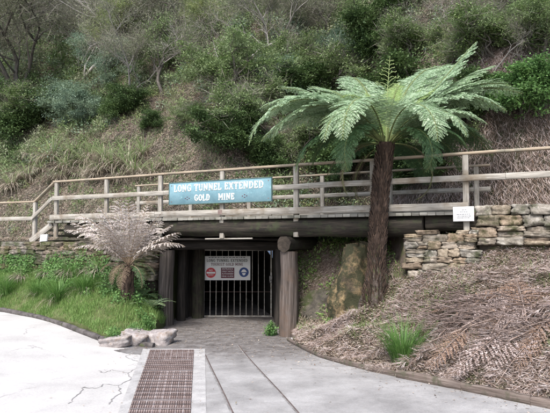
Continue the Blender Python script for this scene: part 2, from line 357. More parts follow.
def sheet(name, xs, ys_of, zf, mat, skirt=.5, jit=0.0, kind='structure', nfreq=3, steps=60, smooth=True):
    xs = np.asarray(xs); w = np.linspace(0, 1, steps); X = np.repeat(xs[:, None], steps, 1)
    y0, y1 = ys_of(xs); Y = y0[:, None] + (y1 - y0)[:, None] * w[None]
    Z = zf(X, Y)
    if jit: Z = Z + jit * fbm(X, Y, nfreq, 4, 3.3)
    nx, ny = X.shape; V = np.stack([X, Y, Z], 2).reshape(-1, 3)
    i, j = np.meshgrid(np.arange(nx - 1), np.arange(ny - 1), indexing='ij'); a = (i * ny + j).ravel()
    F = np.stack([a, a + ny, a + ny + 1, a + 1], 1); mb = MB().add(V, F)
    if skirt:
        loop = [k * ny for k in range(nx)] + [(nx - 1) * ny + k for k in range(1, ny)] + [k * ny + ny - 1 for k in range(nx - 2, -1, -1)] + [k for k in range(ny - 2, 0, -1)]
        B = V[loop].copy(); T = V[loop].copy(); B[:, 2] = -skirt; n = len(loop)
        k = np.arange(n); F2 = np.stack([k, k + n, (k + 1) % n + n, (k + 1) % n], 1); mb.add(np.concatenate([T, B]), F2)
    return props(mb.build(name, mat, smooth=smooth), kind=kind)

# ground reaching the horizon
gx = np.unique(np.concatenate([np.linspace(-700, -12, 12), np.linspace(-12, 12, 97), np.linspace(12, 700, 12)]))
gy0 = np.unique(np.concatenate([np.linspace(-700, -6, 10), np.linspace(-6, 20, 105), np.linspace(20, 700, 10)]))
X, Y = np.meshgrid(gx, gy0, indexing='ij'); V = np.stack([X, Y, ground_z(X, Y)], 2).reshape(-1, 3)
i, j = np.meshgrid(np.arange(len(gx) - 1), np.arange(len(gy0) - 1), indexing='ij'); a = (i * len(gy0) + j).ravel()
props(MB().add(V, np.stack([a, a + len(gy0), a + len(gy0) + 1, a + 1], 1)).build('road', M['road'], smooth=True), kind='structure')
# darker gritty apron into the cutting, an uneven outline lying 4 mm above the road
def flat_poly(name, pts, dz, mat, res=.12, kind='structure', parent=None):
    """grid of small cells inside polygon pts, following the ground"""
    pts = np.array(pts, float); x0, y0 = pts.min(0); x1, y1 = pts.max(0); nx = int((x1 - x0) / res) + 2; ny = int((y1 - y0) / res) + 2
    X, Y = np.meshgrid(x0 + np.arange(nx) * res, y0 + np.arange(ny) * res, indexing='ij')
    cx, cy = (X[:-1, :-1] + res / 2), (Y[:-1, :-1] + res / 2); ins = np.zeros(cx.shape, bool); n = len(pts)
    for k in range(n):
        (ax, ay), (bx, by) = pts[k], pts[(k + 1) % n]
        c = ((ay > cy) != (by > cy)) & (cx < (bx - ax) * (cy - ay) / (by - ay + 1e-12) + ax); ins ^= c
    V = np.stack([X, Y, ground_z(X, Y) + dz], 2).reshape(-1, 3); i, j = np.nonzero(ins); a = i * ny + j
    F = np.stack([a, a + ny, a + ny + 1, a + 1], 1)
    o = MB().add(V, F).build(name, mat, parent); return props(o, kind=kind) if kind else o
_l = lambda y: -1.42 + .178 * (9.3 - y)                 # runs below the concrete strip on the right of the grating
ap = [(-2.0, 9.9), (-2.5, 9.75), (-2.75, 9.35), (-2.45, 9.1), (-2.15, 9.0), (_l(8.6), 8.6), (_l(7), 7), (_l(5), 5), (_l(3), 3), (_l(2), 2), (3.4, 2), (4.4, 3.8), (2.75, 5.8), (1.4, 7.6), (.78, 8.75), (.3, 10.3), (.3, 17), (-2.6, 17), (-2.6, 10.6)]
ap2 = []
for k in range(len(ap)):
    p, q = np.array(ap[k]), np.array(ap[(k + 1) % len(ap)]); m_ = max(1, int(np.linalg.norm(q - p) / .15))
    for e in range(m_):
        r_ = p + (q - p) * e / m_; ap2.append((r_[0] + .03 * noise.noise(Vector((r_[0] * 3, r_[1] * 3, 0))), r_[1] + .03 * noise.noise(Vector((r_[0] * 3, r_[1] * 3, 9)))))
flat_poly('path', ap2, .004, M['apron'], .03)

# banks and hillside
sheet('bank', np.concatenate([np.linspace(-40, -12.2, 40), np.linspace(-12, -2.42, 190)]), lambda x: (Ykerb(x) + .05, Yf(x) + .05), bankL, M['greensoil'], jit=.05, steps=90)
sheet('bank', np.concatenate([np.linspace(.34, 6.6, 170), np.linspace(6.8, 14, 40)]), lambda x: (Yedge(x) + .04, Yf(x) + .05), bankR, M['pinksoil'], jit=.0, nfreq=3.2, steps=120)
xs = np.concatenate([np.linspace(-60, -16, 50), np.linspace(-15.8, 15.8, 260), np.linspace(16, 60, 50)])
w = np.concatenate([np.linspace(0, 14, 110), np.linspace(14.5, 70, 60)])
X = np.repeat(xs[:, None], len(w), 1); Y = Yf(X) + w[None]; Z = hill_z(X, Y) + .10 * fbm(X, Y, 2.2, 4) * ss(.3, 1, w)[None]
V = np.stack([X, Y, Z], 2).reshape(-1, 3); nx, ny = X.shape
i, j = np.meshgrid(np.arange(nx - 1), np.arange(ny - 1), indexing='ij'); a = (i * ny + j).ravel()
hb = MB().add(V, np.stack([a, a + ny, a + ny + 1, a + 1], 1))
zb = np.where((xs > -2.6) & (xs < .45), 1.66, -.4)
T = V.reshape(nx, ny, 3)[:, 0]; B = T.copy(); B[:, 2] = zb; k = np.arange(nx - 1)
hb.add(np.concatenate([T, B]), np.stack([k, k + nx, k + nx + 1, k + 1], 1))
props(hb.build('hillside', M['soil'], smooth=True), kind='structure')

# ---------------------------------------------------------------- footbridge
def front(px): y = Yline(px); return np.array([(px - 275) / FPX * y, y])
ZR, ZM, ZK, ZD = 3.20, 2.78, 2.28, 2.19         # handrail, mid rail, kick board, deck
u3 = np.array([DV[0], DV[1], 0]); n3 = np.array([NV[0], NV[1], 0])
def v3(xy, z): return np.array([xy[0], xy[1], z])
FB = empty('footbridge', v3(front(223), -.2), 'weathered grey timber footbridge on two thick log posts spanning the mine entrance', 'footbridge')
PXF = [57, 107, 161, 223, 297, 374, 467]
for k, px in enumerate(PXF):
    p = front(px); lo = {223: 1.74, 297: 1.76}.get(px, 1.78) ; mb = MB()
    beam(mb, v3(p, lo) - n3 * .03, v3(p, ZR - .03) - n3 * .03, .10, .075, up=n3, rough=.002)
    mb.build('rail_post', M['rail'], FB)
s0, s1 = ST(*front(56))[0], ST(*front(467))[0]
send = s1 + 4.2
p = XY(send - .8, 0); beam(MB(), v3(p, 2.1) - n3 * .03, v3(p, ZR - .03) - n3 * .03, .10, .075, up=n3).build('rail_post', M['rail'], FB)
def run(name, sa, sb, t, z, w, h, mat, z2=None, joints=2, par=FB, jz=.006):
    mb = MB(); cuts = np.linspace(sa, sb, joints + 1)
    for a_, b_ in zip(cuts[:-1], cuts[1:]):
        za = z + ((z2 or z) - z) * (a_ - sa) / (sb - sa); zb_ = z + ((z2 or z) - z) * (b_ - sa) / (sb - sa)
        beam(mb, v3(XY(a_, t), za + random.uniform(-jz, jz)), v3(XY(b_ - .004, t), zb_ + random.uniform(-jz, jz)), w, h, rough=.003)
    return mb.build(name, mat, par)
run('handrail', s0 - .05, send, -.02, ZR - .005, .12, .045, M['cap'], joints=4)
run('mid_rail', s0 - .03, send, -.095, ZM - .02, .045, .105, M['rail'], joints=4)
run('kick_board', s0 - .1, s1 + .05, -.097, ZK, .045, .13, M['rail'], joints=3)
# rear railing
RA = P(139, 186, 14.6)[:2]; RB = P(476, 163, 10.65)[:2]
def rear(f, z): return v3(RA + (RB - RA) * f, z)
for f in (0, .2, .4, .62, .8, 1.0): beam(MB(), rear(f, 2.16), rear(f, ZR - .05), .09, .075, up=n3).build('rail_post', M['rail'], FB)
for nm, z, w_, h_, mt in (('handrail', ZR - .03, .10, .04, 'cap'), ('mid_rail', 2.70, .04, .09, 'rail'), ('kick_board', 2.32, .04, .11, 'rail')):
    mb = MB(); beam(mb, rear(-.012, z), rear(.47, z + .005), w_, h_); beam(mb, rear(.473, z), rear(1.03, z), w_, h_); mb.build(nm, M[mt], FB)
# deck boards laid across, ends showing along the front edge
mb = MB(); s = s0 - .12
while s < s1 + .1:
    bw = random.uniform(.135, .15); e = random.uniform(-.02, .015)
    beam(mb, v3(XY(s, -.12 + e), ZD - .03), v3(XY(s, 1.52), ZD - .03 + random.uniform(-.004, .004)), bw - .008, .055, rough=.001, seg=2); s += bw
mb.build('deck', M['deck'], FB)
def log(name, p0, p1, r0, r1, mat, par, amp=.12, ridge=.12, n=22, bend=.02):
    p0, p1 = np.array(p0, float), np.array(p1, float); k = max(6, int(np.linalg.norm(p1 - p0) / .09))
    q = [p0 + (p1 - p0) * i / k + np.array([math.sin(i / k * 3 + p0[0]), math.cos(i / k * 4), math.sin(i / k * 5)]) * bend * math.sin(PI * i / k) for i in range(k + 1)]
    mb = MB(); tube(mb, q, np.linspace(r0, r1, k + 1), n, amp, 3, True, 0, ridge)
    o = mb.build(name, [M[mat], M['log_end']], par, smooth=False)
    for pl in o.data.polygons:
        if pl.loop_total > 4: pl.material_index = 1
        else: pl.use_smooth = True
    return o
log('log_beam', v3(XY(s0 + .4, .10), 1.955), v3(XY(s1 - .75, .10), 1.955), .20, .185, 'dark_log', FB)
log('log_beam', v3(XY(s0 + .6, 1.2), 1.955), v3(XY(s1 + .2, 1.2), 1.955), .20, .18, 'dark_log', FB)
log('log_beam', v3(XY(s1 - .72, .16), 1.99), v3(XY(s1 + .3, .16), 1.99), .15, .16, 'dark_log', FB)
for px, yb, r0, r1 in ((167, 12.2, .175, .155), (288, 10.87, .185, .175)):
    c = front(px); top = 1.47
    log('log_post', v3(c, -.35), v3(c + np.array([.02, 0]), top), r0, r1, 'post_log' if px > 200 else 'left_log', FB, ridge=.16)
    cc = v3(c, 1.62); log('cap_log', cc - n3 * .2, cc + n3 * 1.7, .15, .15, 'dark_log', FB)
    c2 = XY(ST(*c)[0], 1.25); log('log_post', v3(c2, -.35), v3(c2, top), r0 * .9, r1 * .9, 'dark_log', FB)
beam(MB(), v3(front(223), 2.245) - n3 * .125, v3(front(223), 2.335) - n3 * .125, .10, .012, up=n3).build('bolt_plate', M['rust'], FB)
beam(MB(), v3(front(206), 1.722) + n3 * -.02, v3(front(253), 1.732) + n3 * -.02, .03, .03).build('cable_conduit', M['rail'], FB)

# lower handrail beside the steps at the left
SF = empty('step_railing', v3(P(35, 240, 14.25)[:2], 1.6), 'grey timber railing dropping beside the steps to the path at the far left', 'railing')
q0 = v3(front(56), 0); q1 = P(35, 220, 14.35); q1[2] = 0; q2 = P(-95, 220, 15.6); q2[2] = 0; q3 = P(-260, 220, 18); q3[2] = 0
Zu = np.array([0, 0, 1.])
for q in (q1, q2, q3): beam(MB(), q + Zu * 1.5, q + Zu * 2.7, .10, .09, up=n3).build('rail_post', M['rail'], SF)
mb = MB(); beam(mb, q0 + Zu * (ZR - .01) - u3 * .06, q1 + Zu * 2.72, .10, .045); beam(mb, q1 + Zu * 2.715, q2 + Zu * 2.70, .10, .04); beam(mb, q2 + Zu * 2.70, q3 + Zu * 2.7, .10, .04); mb.build('handrail', M['cap'], SF)
mb = MB(); beam(mb, q0 + Zu * (ZM - .02) - u3 * .06 - n3 * .09, q1 + Zu * 2.3 - n3 * .07, .04, .10); beam(mb, q1 + Zu * 2.27 - n3 * .07, q2 + Zu * 2.25 - n3 * .07, .04, .10); beam(mb, q2 + Zu * 2.25 - n3 * .07, q3 + Zu * 2.25 - n3 * .07, .04, .10); mb.build('mid_rail', M['rail'], SF)
ST_ = empty('timber_steps', v3(XY(s0 - .5, .5), 1.6), 'short flight of timber steps between the lower path and the bridge deck', 'steps')
for k in range(3):
    c = XY(s0 - .18 - .26 * k, .7); box(MB(), v3(c, ZD - .1 - .14 * (k + 1)), (.25, 1.3, .05), yaw=math.atan2(DV[1], DV[0])).build('tread', M['deck'], ST_)
beam(MB(), v3(XY(s0 - .1, -.02), 2.1), v3(XY(s0 - .9, -.02), 1.66), .05, .16).build('stringer', M['rail'], ST_)
mb = MB(); c = P(44, 238, Yline(44) - .25); box(mb, c, (.21, .04, .18), yaw=-.3); o = mb.build('white_board', M['white'], origin=c)
props(o, 'small blank white board leaning on the stone wall beside the steps', 'board')
o.rotation_euler = (R(-14), 0, 0)

# ---------------------------------------------------------------- lettering
G = {  # slab-serif strokes on a 0..w by 0..1 cell: (w, [strokes (x0,y0,x1,y1,weight)], [serif centres (x,y)])
 'L': (.72, [(.18, 0, .18, 1, 1), (.05, .06, .68, .06, .7), (.64, .0, .64, .3, .6)], [(.18, 0), (.18, 1)]),
 'N': (.95, [(.18, 0, .18, 1, .8), (.18, .95, .76, .05, 1.1), (.76, 0, .76, 1, .8)], [(.18, 0), (.18, 1), (.76, 1)]),
 'T': (.85, [(.42, 0, .42, 1, 1.1), (.04, .94, .8, .94, .7), (.07, .7, .07, 1, .6), (.77, .7, .77, 1, .6)], [(.42, 0)]),
 'U': (.9, [(.18, .25, .18, 1, 1), (.72, .25, .72, 1, .8), (.18, .28, .32, .06, .9), (.32, .07, .58, .07, .8), (.58, .06, .72, .28, .9)], [(.18, 1), (.72, 1)]),
 'E': (.78, [(.2, 0, .2, 1, 1.1), (.05, .06, .7, .06, .7), (.05, .94, .7, .94, .7), (.2, .5, .52, .5, .7), (.67, 0, .67, .3, .6), (.67, .7, .67, 1, .6), (.52, .38, .52, .62, .5)], []),
 'X': (.9, [(.16, .03, .72, .97, .9), (.72, .03, .16, .97, 1.1)], [(.14, 0), (.74, 0), (.14, 1), (.74, 1)]),
 'D': (.9, [(.2, 0, .2, 1, 1.1), (.05, .06, .5, .06, .7), (.05, .94, .5, .94, .7), (.5, .06, .74, .28, .9), (.5, .94, .74, .72, .9), (.74, .26, .74, .74, 1)], []),
 'O': (.9, [(.14, .28, .14, .72, 1.1), (.76, .28, .76, .72, 1.1), (.14, .28, .36, .06, .9), (.76, .28, .54, .06, .9), (.14, .72, .36, .94, .9), (.76, .72, .54, .94, .9), (.34, .06, .56, .06, .7), (.34, .94, .56, .94, .7)], []),
 'G': (.92, [(.14, .28, .14, .72, 1.1), (.14, .28, .36, .06, .9), (.14, .72, .36, .94, .9), (.34, .06, .6, .06, .7), (.34, .94, .6, .94, .7), (.58, .94, .76, .7, .8), (.58, .06, .76, .2, .8), (.76, .08, .76, .44, .9), (.5, .44, .86, .44, .7)], []),
 'M': (1.1, [(.18, 0, .18, 1, .8), (.92, 0, .92, 1, 1.0), (.2, .95, .55, .25, 1), (.9, .95, .55, .25, .8)], [(.18, 0), (.92, 0), (.16, 1), (.94, 1)]),
 'I': (.46, [(.23, 0, .23, 1, 1.1)], [(.23, 0), (.23, 1)]),
 'R': (.92, [(.2, 0, .2, 1, 1.1), (.05, .94, .55, .94, .7), (.2, .48, .55, .48, .7), (.55, .94, .74, .8, .8), (.74, .82, .74, .6, .9), (.74, .62, .55, .48, .8), (.48, .48, .78, .04, 1)], [(.2, 0), (.8, 0)]),
 'S': (.8, [(.64, .94, .22, .94, .7), (.22, .94, .14, .74, .9), (.14, .74, .3, .55, .9), (.3, .55, .52, .46, 1), (.52, .46, .68, .28, 1), (.68, .28, .58, .07, .9), (.6, .06, .14, .06, .7), (.14, 0, .14, .28, .6), (.66, .72, .66, 1, .6)], []),
}
def word_width(txt, gap=.1, space=.5): return sum((G[c][0] + gap) if c != ' ' else space for c in txt) - gap
def letter(mb, ch, o, ux, uz, nn, h, sx, wt=.16, th=.004):
    w, strokes, ser = G[ch]
    st = list(strokes) + [(x - .15, .05 if y == 0 else .95, x + .15, .05 if y == 0 else .95, .62) for x, y in ser]
    for k, (x0, y0, x1, y1, a_) in enumerate(st):
        p = np.array([x0 * h * sx, y0 * h]); q = np.array([x1 * h * sx, y1 * h]); d = nrm(q - p); e = np.array([-d[1], d[0]]) * wt * h * a_ / 2
        top = th + .00015 * k
        C = [p - e, q - e, q + e, p + e]; V = [o + ux * c[0] + uz * c[1] for c in C] + [o + ux * c[0] + uz * c[1] + nn * top for c in C]
        mb.add(V, [(4, 5, 6, 7), (0, 1, 5, 4), (1, 2, 6, 5), (2, 3, 7, 6), (3, 0, 4, 7)])
def lettering(txt, o, width, h, ux, uz, nn, mat, par, wt=.16, gap=.1, space=.5, th=.004, per_letter=False):
    sx = width / (word_width(txt, gap, space) * h); x = 0
    if per_letter:
        for c in txt:
            if c == ' ': x += space; continue
            mb = MB(); letter(mb, c, o + ux * x * h * sx, ux, uz, nn, h, sx, wt, th); mb.build('letter', mat, par); x += G[c][0] + gap
        return
    mb = MB()
    for c in txt:
        if c == ' ': x += space; continue
        letter(mb, c, o + ux * x * h * sx, ux, uz, nn, h, sx, wt, th); x += G[c][0] + gap
    mb.build('lettering', mat, par)
def sans(txt, o, width, h, ux, uz, nn, mat, par, th=.002, name='lettering'):
    cu = bpy.data.curves.new('txt', 'FONT'); cu.body = txt; cu.size = 1; cu.extrude = .02; cu.resolution_u = 2
    ob = bpy.data.objects.new('tmp', cu); COL.objects.link(ob); bpy.context.view_layer.update()
    me = bpy.data.meshes.new_from_object(ob.evaluated_get(bpy.context.evaluated_depsgraph_get())); bpy.data.objects.remove(ob)
    V = np.array([v.co[:] for v in me.vertices]); mn, mx = V.min(0), V.max(0); V = (V - mn) / (mx - mn)
    W = o + V[:, :1] * width * ux + V[:, 1:2] * h * uz + V[:, 2:] * th * nn
    mb = MB(); mb.v.append(W); mb.n = len(W)
    for p_ in me.polygons: F = np.array([list(p_.vertices)]); mb.fl.append(F); mb.uv.append(np.zeros((F.size, 2))); mb.mi.append(np.zeros(1))
    mb.build(name, mat, par)

# ---- the blue sign hung on the bridge railing
fz = -n3
a_ = v3(front(172.7), 0) - n3 * .135; b_ = v3(front(275.2), 0) - n3 * .135; sl = np.linalg.norm(b_ - a_); su = nrm(b_ - a_); zt, zbm = 2.975, 2.475
SG = empty('mine_sign', (a_ + b_) / 2 + Zu * zbm, 'long faded teal sign reading LONG TUNNEL EXTENDED GOLD MINE on the bridge railing', 'sign')
mid = (zt + zbm) / 2
beam(MB(), a_ + Zu * mid, b_ + Zu * mid, .03, zt - zbm, ch=.003, seg=1).build('panel', M['blue'], SG)
mb = MB(); ff = fz * .018
for z_ in (zt - .008, zbm + .008): beam(mb, a_ + ff + Zu * z_, b_ + ff + Zu * z_, .012, .016, ch=.002, seg=1)
for e_, q_ in ((1, a_), (-1, b_)): beam(mb, q_ + su * e_ * .008 + ff + Zu * (zbm + .018), q_ + su * e_ * .008 + ff + Zu * (zt - .018), .012, .016, ch=.002, up=n3, seg=1)
mb.build('border', M['trim'], SG)
of = a_ + fz * .0152
lettering('LONG TUNNEL EXTENDED', of + su * .14 + Zu * (zbm + .285), sl - .33, .150, su, Zu, fz, M['offwhite'], SG, wt=.19, per_letter=True)
lettering('GOLD', of + su * (sl * .268) + Zu * (zbm + .070), .40, .135, su, Zu, fz, M['offwhite'], SG, wt=.19, per_letter=True)
lettering('MINE', of + su * (sl * .505) + Zu * (zbm + .070), .40, .135, su, Zu, fz, M['offwhite'], SG, wt=.19, per_letter=True)
for f in (.195, .755):
    mb = MB(); c = of + su * sl * f + Zu * (zbm + .135)
    for dx, dz in ((-.05, 0), (.05, 0), (0, .028), (0, -.028)):
        q = c + su * dx + Zu * dz; V = [q - su * .02, q - Zu * .010, q + su * .02, q + Zu * .010]; mb.add(V + [v + fz * .003 for v in V], [(4, 5, 6, 7), (0, 1, 5, 4), (1, 2, 6, 5), (2, 3, 7, 6), (3, 0, 4, 7)])
    mb.build('ornament', M['darkred'], SG)
for fx in (.03, .97):
    for fzv in (.07, .43):
        q = of + su * sl * fx + Zu * (zbm + fzv); tube(MB(), [q, q + fz * .006], .011, 8).build('screw', M['rust'], SG)

# ---- small white notice on the right post
q = P(463.5, 214, Yline(464) - .13)
WS = empty('notice', q - Zu * .13, 'small white notice with grey print fixed at the deck edge by the right post', 'sign')
beam(MB(), q - u3 * .17, q + u3 * .17, .012, .25, ch=.002, seg=1).build('panel', M['white'], WS)
mb = MB()
for z_, w_ in ((.07, .05), (.035, .11), (-.005, .22), (-.035, .19), (-.065, .2)):
    x_ = -w_ / 2
    while x_ < w_ / 2:
        l_ = random.uniform(.012, .04); box(mb, q + u3 * (x_ + l_ / 2) + Zu * z_ + fz * .007, (l_, .002, .011), .0002, yaw=math.atan2(DV[1], DV[0])); x_ += l_ + .008
mb.build('print', M['grey_text'], WS)

# ---------------------------------------------------------------- mine portal, tunnel, gate
GY = 13.5; gl = P(196.5, 300, GY)[0]; gr_ = P(272, 300, GY)[0]; gb = P(230, 317, GY)[2]; gt = P(230, 250, GY)[2]
MP = empty('mine_portal', (-1.1, GY, -.2), 'dark timbered mine entrance under the footbridge with log props', 'mine entrance')
for x_, y0, y1, nm in ((-2.62, 12.35, 13.6, 'side_wall'), (.36, 11.1, 13.6, 'side_wall')):
    k = 24; ys_ = np.linspace(y0 - .15, y1 + .2, k); zs_ = np.linspace(-.35, 1.8, 18)
    Yg, Zg = np.meshgrid(ys_, zs_, indexing='ij'); Xg = x_ + (.10 * fbm(Yg, Zg, 2.5, 4, x_)) * 1.0
    i, j = np.meshgrid(np.arange(k - 1), np.arange(17), indexing='ij'); a = (i * 18 + j).ravel()
    MB().add(np.stack([Xg, Yg, Zg], 2).reshape(-1, 3), np.stack([a, a + 18, a + 19, a + 1], 1)).build(nm, M['rock'], MP)
for x_, y_, r_ in ((-2.22, 12.9, .11), (-2.2, 13.36, .09), (.10, 11.9, .12), (.08, 12.7, .11), (.06, 13.36, .10)):
    log('prop', (x_, y_, -.35), (x_ + random.uniform(-.03, .03), y_, 1.5), r_, r_ * .92, 'prop', MP, n=14)
for y_ in (12.3, 12.85, 13.38): log('cross_beam', (-2.55, y_ , 1.58), (.34, y_, 1.58), .11, .11, 'prop', MP, n=14)
mb = MB()
for k in range(11): beam(mb, (-2.6, 12.0 + .165 * k, 1.715), (.4, 12.0 + .165 * k + random.uniform(-.02, .02) - .0, 1.715), .15, .04, rough=.004)
mb.build('roof_lagging', M['prop'], MP)
mb = MB()                                       # boarding round the gate
beam(mb, (-2.6, GY + .05, 1.56), (.36, GY + .05, 1.56), .05, .20); 
for x_ in (-2.52, -2.36, -2.2, -2.05, .015, .165, .315): beam(mb, (x_, GY + .05, -.3), (x_, GY + .05, 1.45), .145, .05, up=(0, 1, 0))
mb.build('portal_boarding', M['prop'], MP)
for xa, xb, za, zb_ in ((-2.9, -1.98, -.4, 2.0), (-.06, .6, -.4, 2.0), (-2, -.05, 1.5, 2.0)): box(MB(), ((xa + xb) / 2, GY + .14, (za + zb_) / 2), (xb - xa, .08, zb_ - za)).build('back_plate', M['rock'], MP)  # plates added behind the boarding to shut out a leak of sky light
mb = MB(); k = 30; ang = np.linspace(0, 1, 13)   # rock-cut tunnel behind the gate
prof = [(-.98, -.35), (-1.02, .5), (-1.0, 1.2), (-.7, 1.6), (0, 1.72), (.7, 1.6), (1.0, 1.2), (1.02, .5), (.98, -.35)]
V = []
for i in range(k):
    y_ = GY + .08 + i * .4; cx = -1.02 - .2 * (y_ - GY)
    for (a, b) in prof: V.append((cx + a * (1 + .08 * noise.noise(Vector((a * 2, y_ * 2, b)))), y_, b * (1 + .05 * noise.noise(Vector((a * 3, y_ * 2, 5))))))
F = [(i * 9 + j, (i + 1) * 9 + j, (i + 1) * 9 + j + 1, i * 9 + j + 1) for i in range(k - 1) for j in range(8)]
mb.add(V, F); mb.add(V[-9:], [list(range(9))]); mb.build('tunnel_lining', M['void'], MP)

GT = empty('barred_gate', ((gl + gr_) / 2, GY - .02, gb), 'closed gate of pale vertical metal bars across the dark tunnel mouth', 'gate')
mb = MB(); y_ = GY - .02
beam(mb, (gl, y_, gb + .02), (gr_, y_, gb + .02), .04, .04); beam(mb, (gl, y_, gt), (gr_, y_, gt), .04, .04)
for x_ in (gl + .02, gr_ - .02): beam(mb, (x_, y_, gb + .042), (x_, y_, gt - .022), .04, .04, up=(0, 1, 0))
mb.build('gate_frame', M['metal'], GT)
nb = 11
for k in range(nb):
    x_ = gl + .04 + (gr_ - gl - .08) * (k + 1) / (nb + 1); tube(MB(), [(x_, y_, gb + .04), (x_, y_, gt - .02)], .010, 8).build('bar', M['metal'], GT, smooth=True)
beam(MB(), (gl + .045, y_ , gb + .62), (gr_ - .045, y_, gb + .62), .006, .02).build('cross_bar', M['rustdark'], GT)
mb = MB(); box(mb, (gr_ - .03, y_ - .03, gb + .95), (.07, .03, .13)); box(mb, (gr_ - .03, y_ - .055, gb + .87), (.05, .025, .06)); mb.build('lock', M['railsteel'], GT)
for z_ in (.3, 1.3): tube(MB(), [(gl - .02, y_, gb + z_), (gl - .02, y_, gb + z_ + .1)], .018, 8).build('hinge', M['railsteel'], GT)

# warning sign on the gate
sx0, sx1 = P(205, 256, GY)[0], P(250.5, 256, GY)[0]; sz1, sz0 = P(228, 256, GY)[2], P(228, 280, GY)[2]; yy = GY - .07
S2 = empty('gate_sign', ((sx0 + sx1) / 2, yy, sz0), 'white safety sign with red circle, maroon panel and blue circle on the gate', 'sign')
beam(MB(), (sx0, yy, (sz0 + sz1) / 2), (sx1, yy, (sz0 + sz1) / 2), .012, sz1 - sz0, ch=.002, seg=1).build('panel', M['white'], S2)
ux = np.array([1., 0, 0]); nf = np.array([0, -1., 0]); W_ = sx1 - sx0; H_ = sz1 - sz0; o0 = np.array([sx0, yy - .0062, sz0])
lettering('LONG TUNNEL EXTENDED', o0 + ux * .05 * W_ + Zu * H_ * .76, W_ * .89, H_ * .115, ux, Zu, nf, M['black'], S2, wt=.15)
lettering('TOURIST GOLD MINE', o0 + ux * .14 * W_ + Zu * H_ * .60, W_ * .70, H_ * .115, ux, Zu, nf, M['darkred'], S2, wt=.15)
mb = MB(); x_ = .09                                    # a line of print too small to read
while x_ < .9: l_ = random.uniform(.02, .07); box(mb, o0 + ux * W_ * (x_ + l_ / 2) + Zu * H_ * .945 + nf * .001, (l_ * W_, .002, H_ * .035), .0002); x_ += l_ + .018
mb.build('print', M['grey_text'], S2)
def disc(c, r, mat, name, th=.003, n=32, off=0):
    tube(MB(), [c + nf * off, c + nf * (off + th)], r, n).build(name, mat, S2)
c1 = o0 + ux * W_ * .14 + Zu * H_ * .31; disc(c1, H_ * .21, M['red'], 'red_circle')
box(MB(), c1 + nf * .0045, (H_ * .36, .003, H_ * .075), .0003).build('white_bar', M['white'], S2)
sans('NO', c1 + nf * .0032 - ux * H_ * .07 + Zu * H_ * .065, H_ * .14, H_ * .075, ux, Zu, nf, M['white'], S2)
sans('ENTRY', c1 + nf * .0032 - ux * H_ * .11 - Zu * H_ * .125, H_ * .22, H_ * .065, ux, Zu, nf, M['white'], S2)
c2 = o0 + ux * W_ * .505 + Zu * H_ * .305; box(MB(), c2 + nf * .0015, (W_ * .29, .003, H_ * .43), .0005).build('maroon_panel', M['darkred'], S2)
for k, (tx, wf) in enumerate((('ENTRANCE', .23), ('ONLY WITH', .24), ('AUTHORISED', .25), ('MINE GUIDE', .25))):
    sans(tx, c2 + nf * .0032 - ux * W_ * wf / 2 + Zu * H_ * (.13 - .1 * k), W_ * wf, H_ * .062, ux, Zu, nf, M['white'], S2)
c3 = o0 + ux * W_ * .86 + Zu * H_ * .33; disc(c3, H_ * .20, M['navy'], 'blue_circle')
mb = MB()                                        # helmet and face pictogram
N_ = 20; V = [c3 + nf * .0045 + ux * math.cos(t) * H_ * .10 + Zu * (math.sin(t) * H_ * .10 + H_ * .02) for t in np.linspace(0, PI, N_)]; mb.add(V, [list(range(N_))])
box(mb, c3 + nf * .004 + Zu * H_ * .015, (H_ * .25, .002, H_ * .02), .0002)
V = [c3 + nf * .0045 + ux * math.cos(t) * H_ * .075 + Zu * (math.sin(t) * H_ * .12 - H_ * .01) for t in np.linspace(PI + .15, 2 * PI - .15, N_)]; mb.add(V, [list(range(N_))])
mb.build('helmet_symbol', M['white'], S2)

# ---------------------------------------------------------------- drain grate, rails, edging, kerb
def gpt(x, y, dz=0): return np.array([x, y, float(ground_z(x, y)) + dz])
def gline(px, py, z=-.15):
    d = ray(px, py); t = (z - CAMZ) / d[2]; return np.array([d[0] * t, d[1] * t])
gA, gB, gC, gD = gline(150, 348), gline(194, 348), gline(131, 413, -.1), gline(191, 413, -.1)
def gext(a, b, f): return a + (b - a) * f
DG = empty('drain_grate', gpt(*((gA + gD) / 2), 0), 'rusty steel drain grating set in the pale concrete beside the mine rails', 'drain grate')
def quad_cell(f0, f1, g0, g1, z0, mat, name, th, parent=DG):
    def q(f, g): l = gext(gA, gC, f); r_ = gext(gB, gD, f); return l + (r_ - l) * g
    mb = MB(); pts = [q(f0, g0), q(f0, g1), q(f1, g1), q(f1, g0)]
    V = [gpt(*p, z0) for p in pts] + [gpt(*p, z0 + th) for p in pts]
    mb.add(V, [(7, 6, 5, 4), (0, 1, 5, 4), (1, 2, 6, 5), (2, 3, 7, 6), (3, 0, 4, 7)]); return mb
def cell(mb, f0, f1, g0, g1, z0, th):
    def q(f, g): l = gext(gA, gC, f); r_ = gext(gB, gD, f); return l + (r_ - l) * g
    if f1 - f0 > .06:
        n_ = math.ceil((f1 - f0) / .05)
        for i_ in range(n_): cell(mb, f0 + (f1 - f0) * i_ / n_, f0 + (f1 - f0) * (i_ + 1) / n_, g0, g1, z0, th)
        return
    pts = [q(f0, g0), q(f0, g1), q(f1, g1), q(f1, g0)]; V = [gpt(*p, z0) for p in pts] + [gpt(*p, z0 + th) for p in pts]
    mb.add(V, [(7, 6, 5, 4), (0, 1, 5, 4), (1, 2, 6, 5), (2, 3, 7, 6), (3, 0, 4, 7)])
mb = MB(); nf_, ng_ = 40, 10; V = []
for a_i in range(nf_ + 1):
    f = -.035 + 1.6 * a_i / nf_; l = gext(gA, gC, f); r_ = gext(gB, gD, f)
    for b_i in range(ng_ + 1): g_ = -.17 + 1.42 * b_i / ng_; V.append(gpt(*(l + (r_ - l) * g_), .0085))
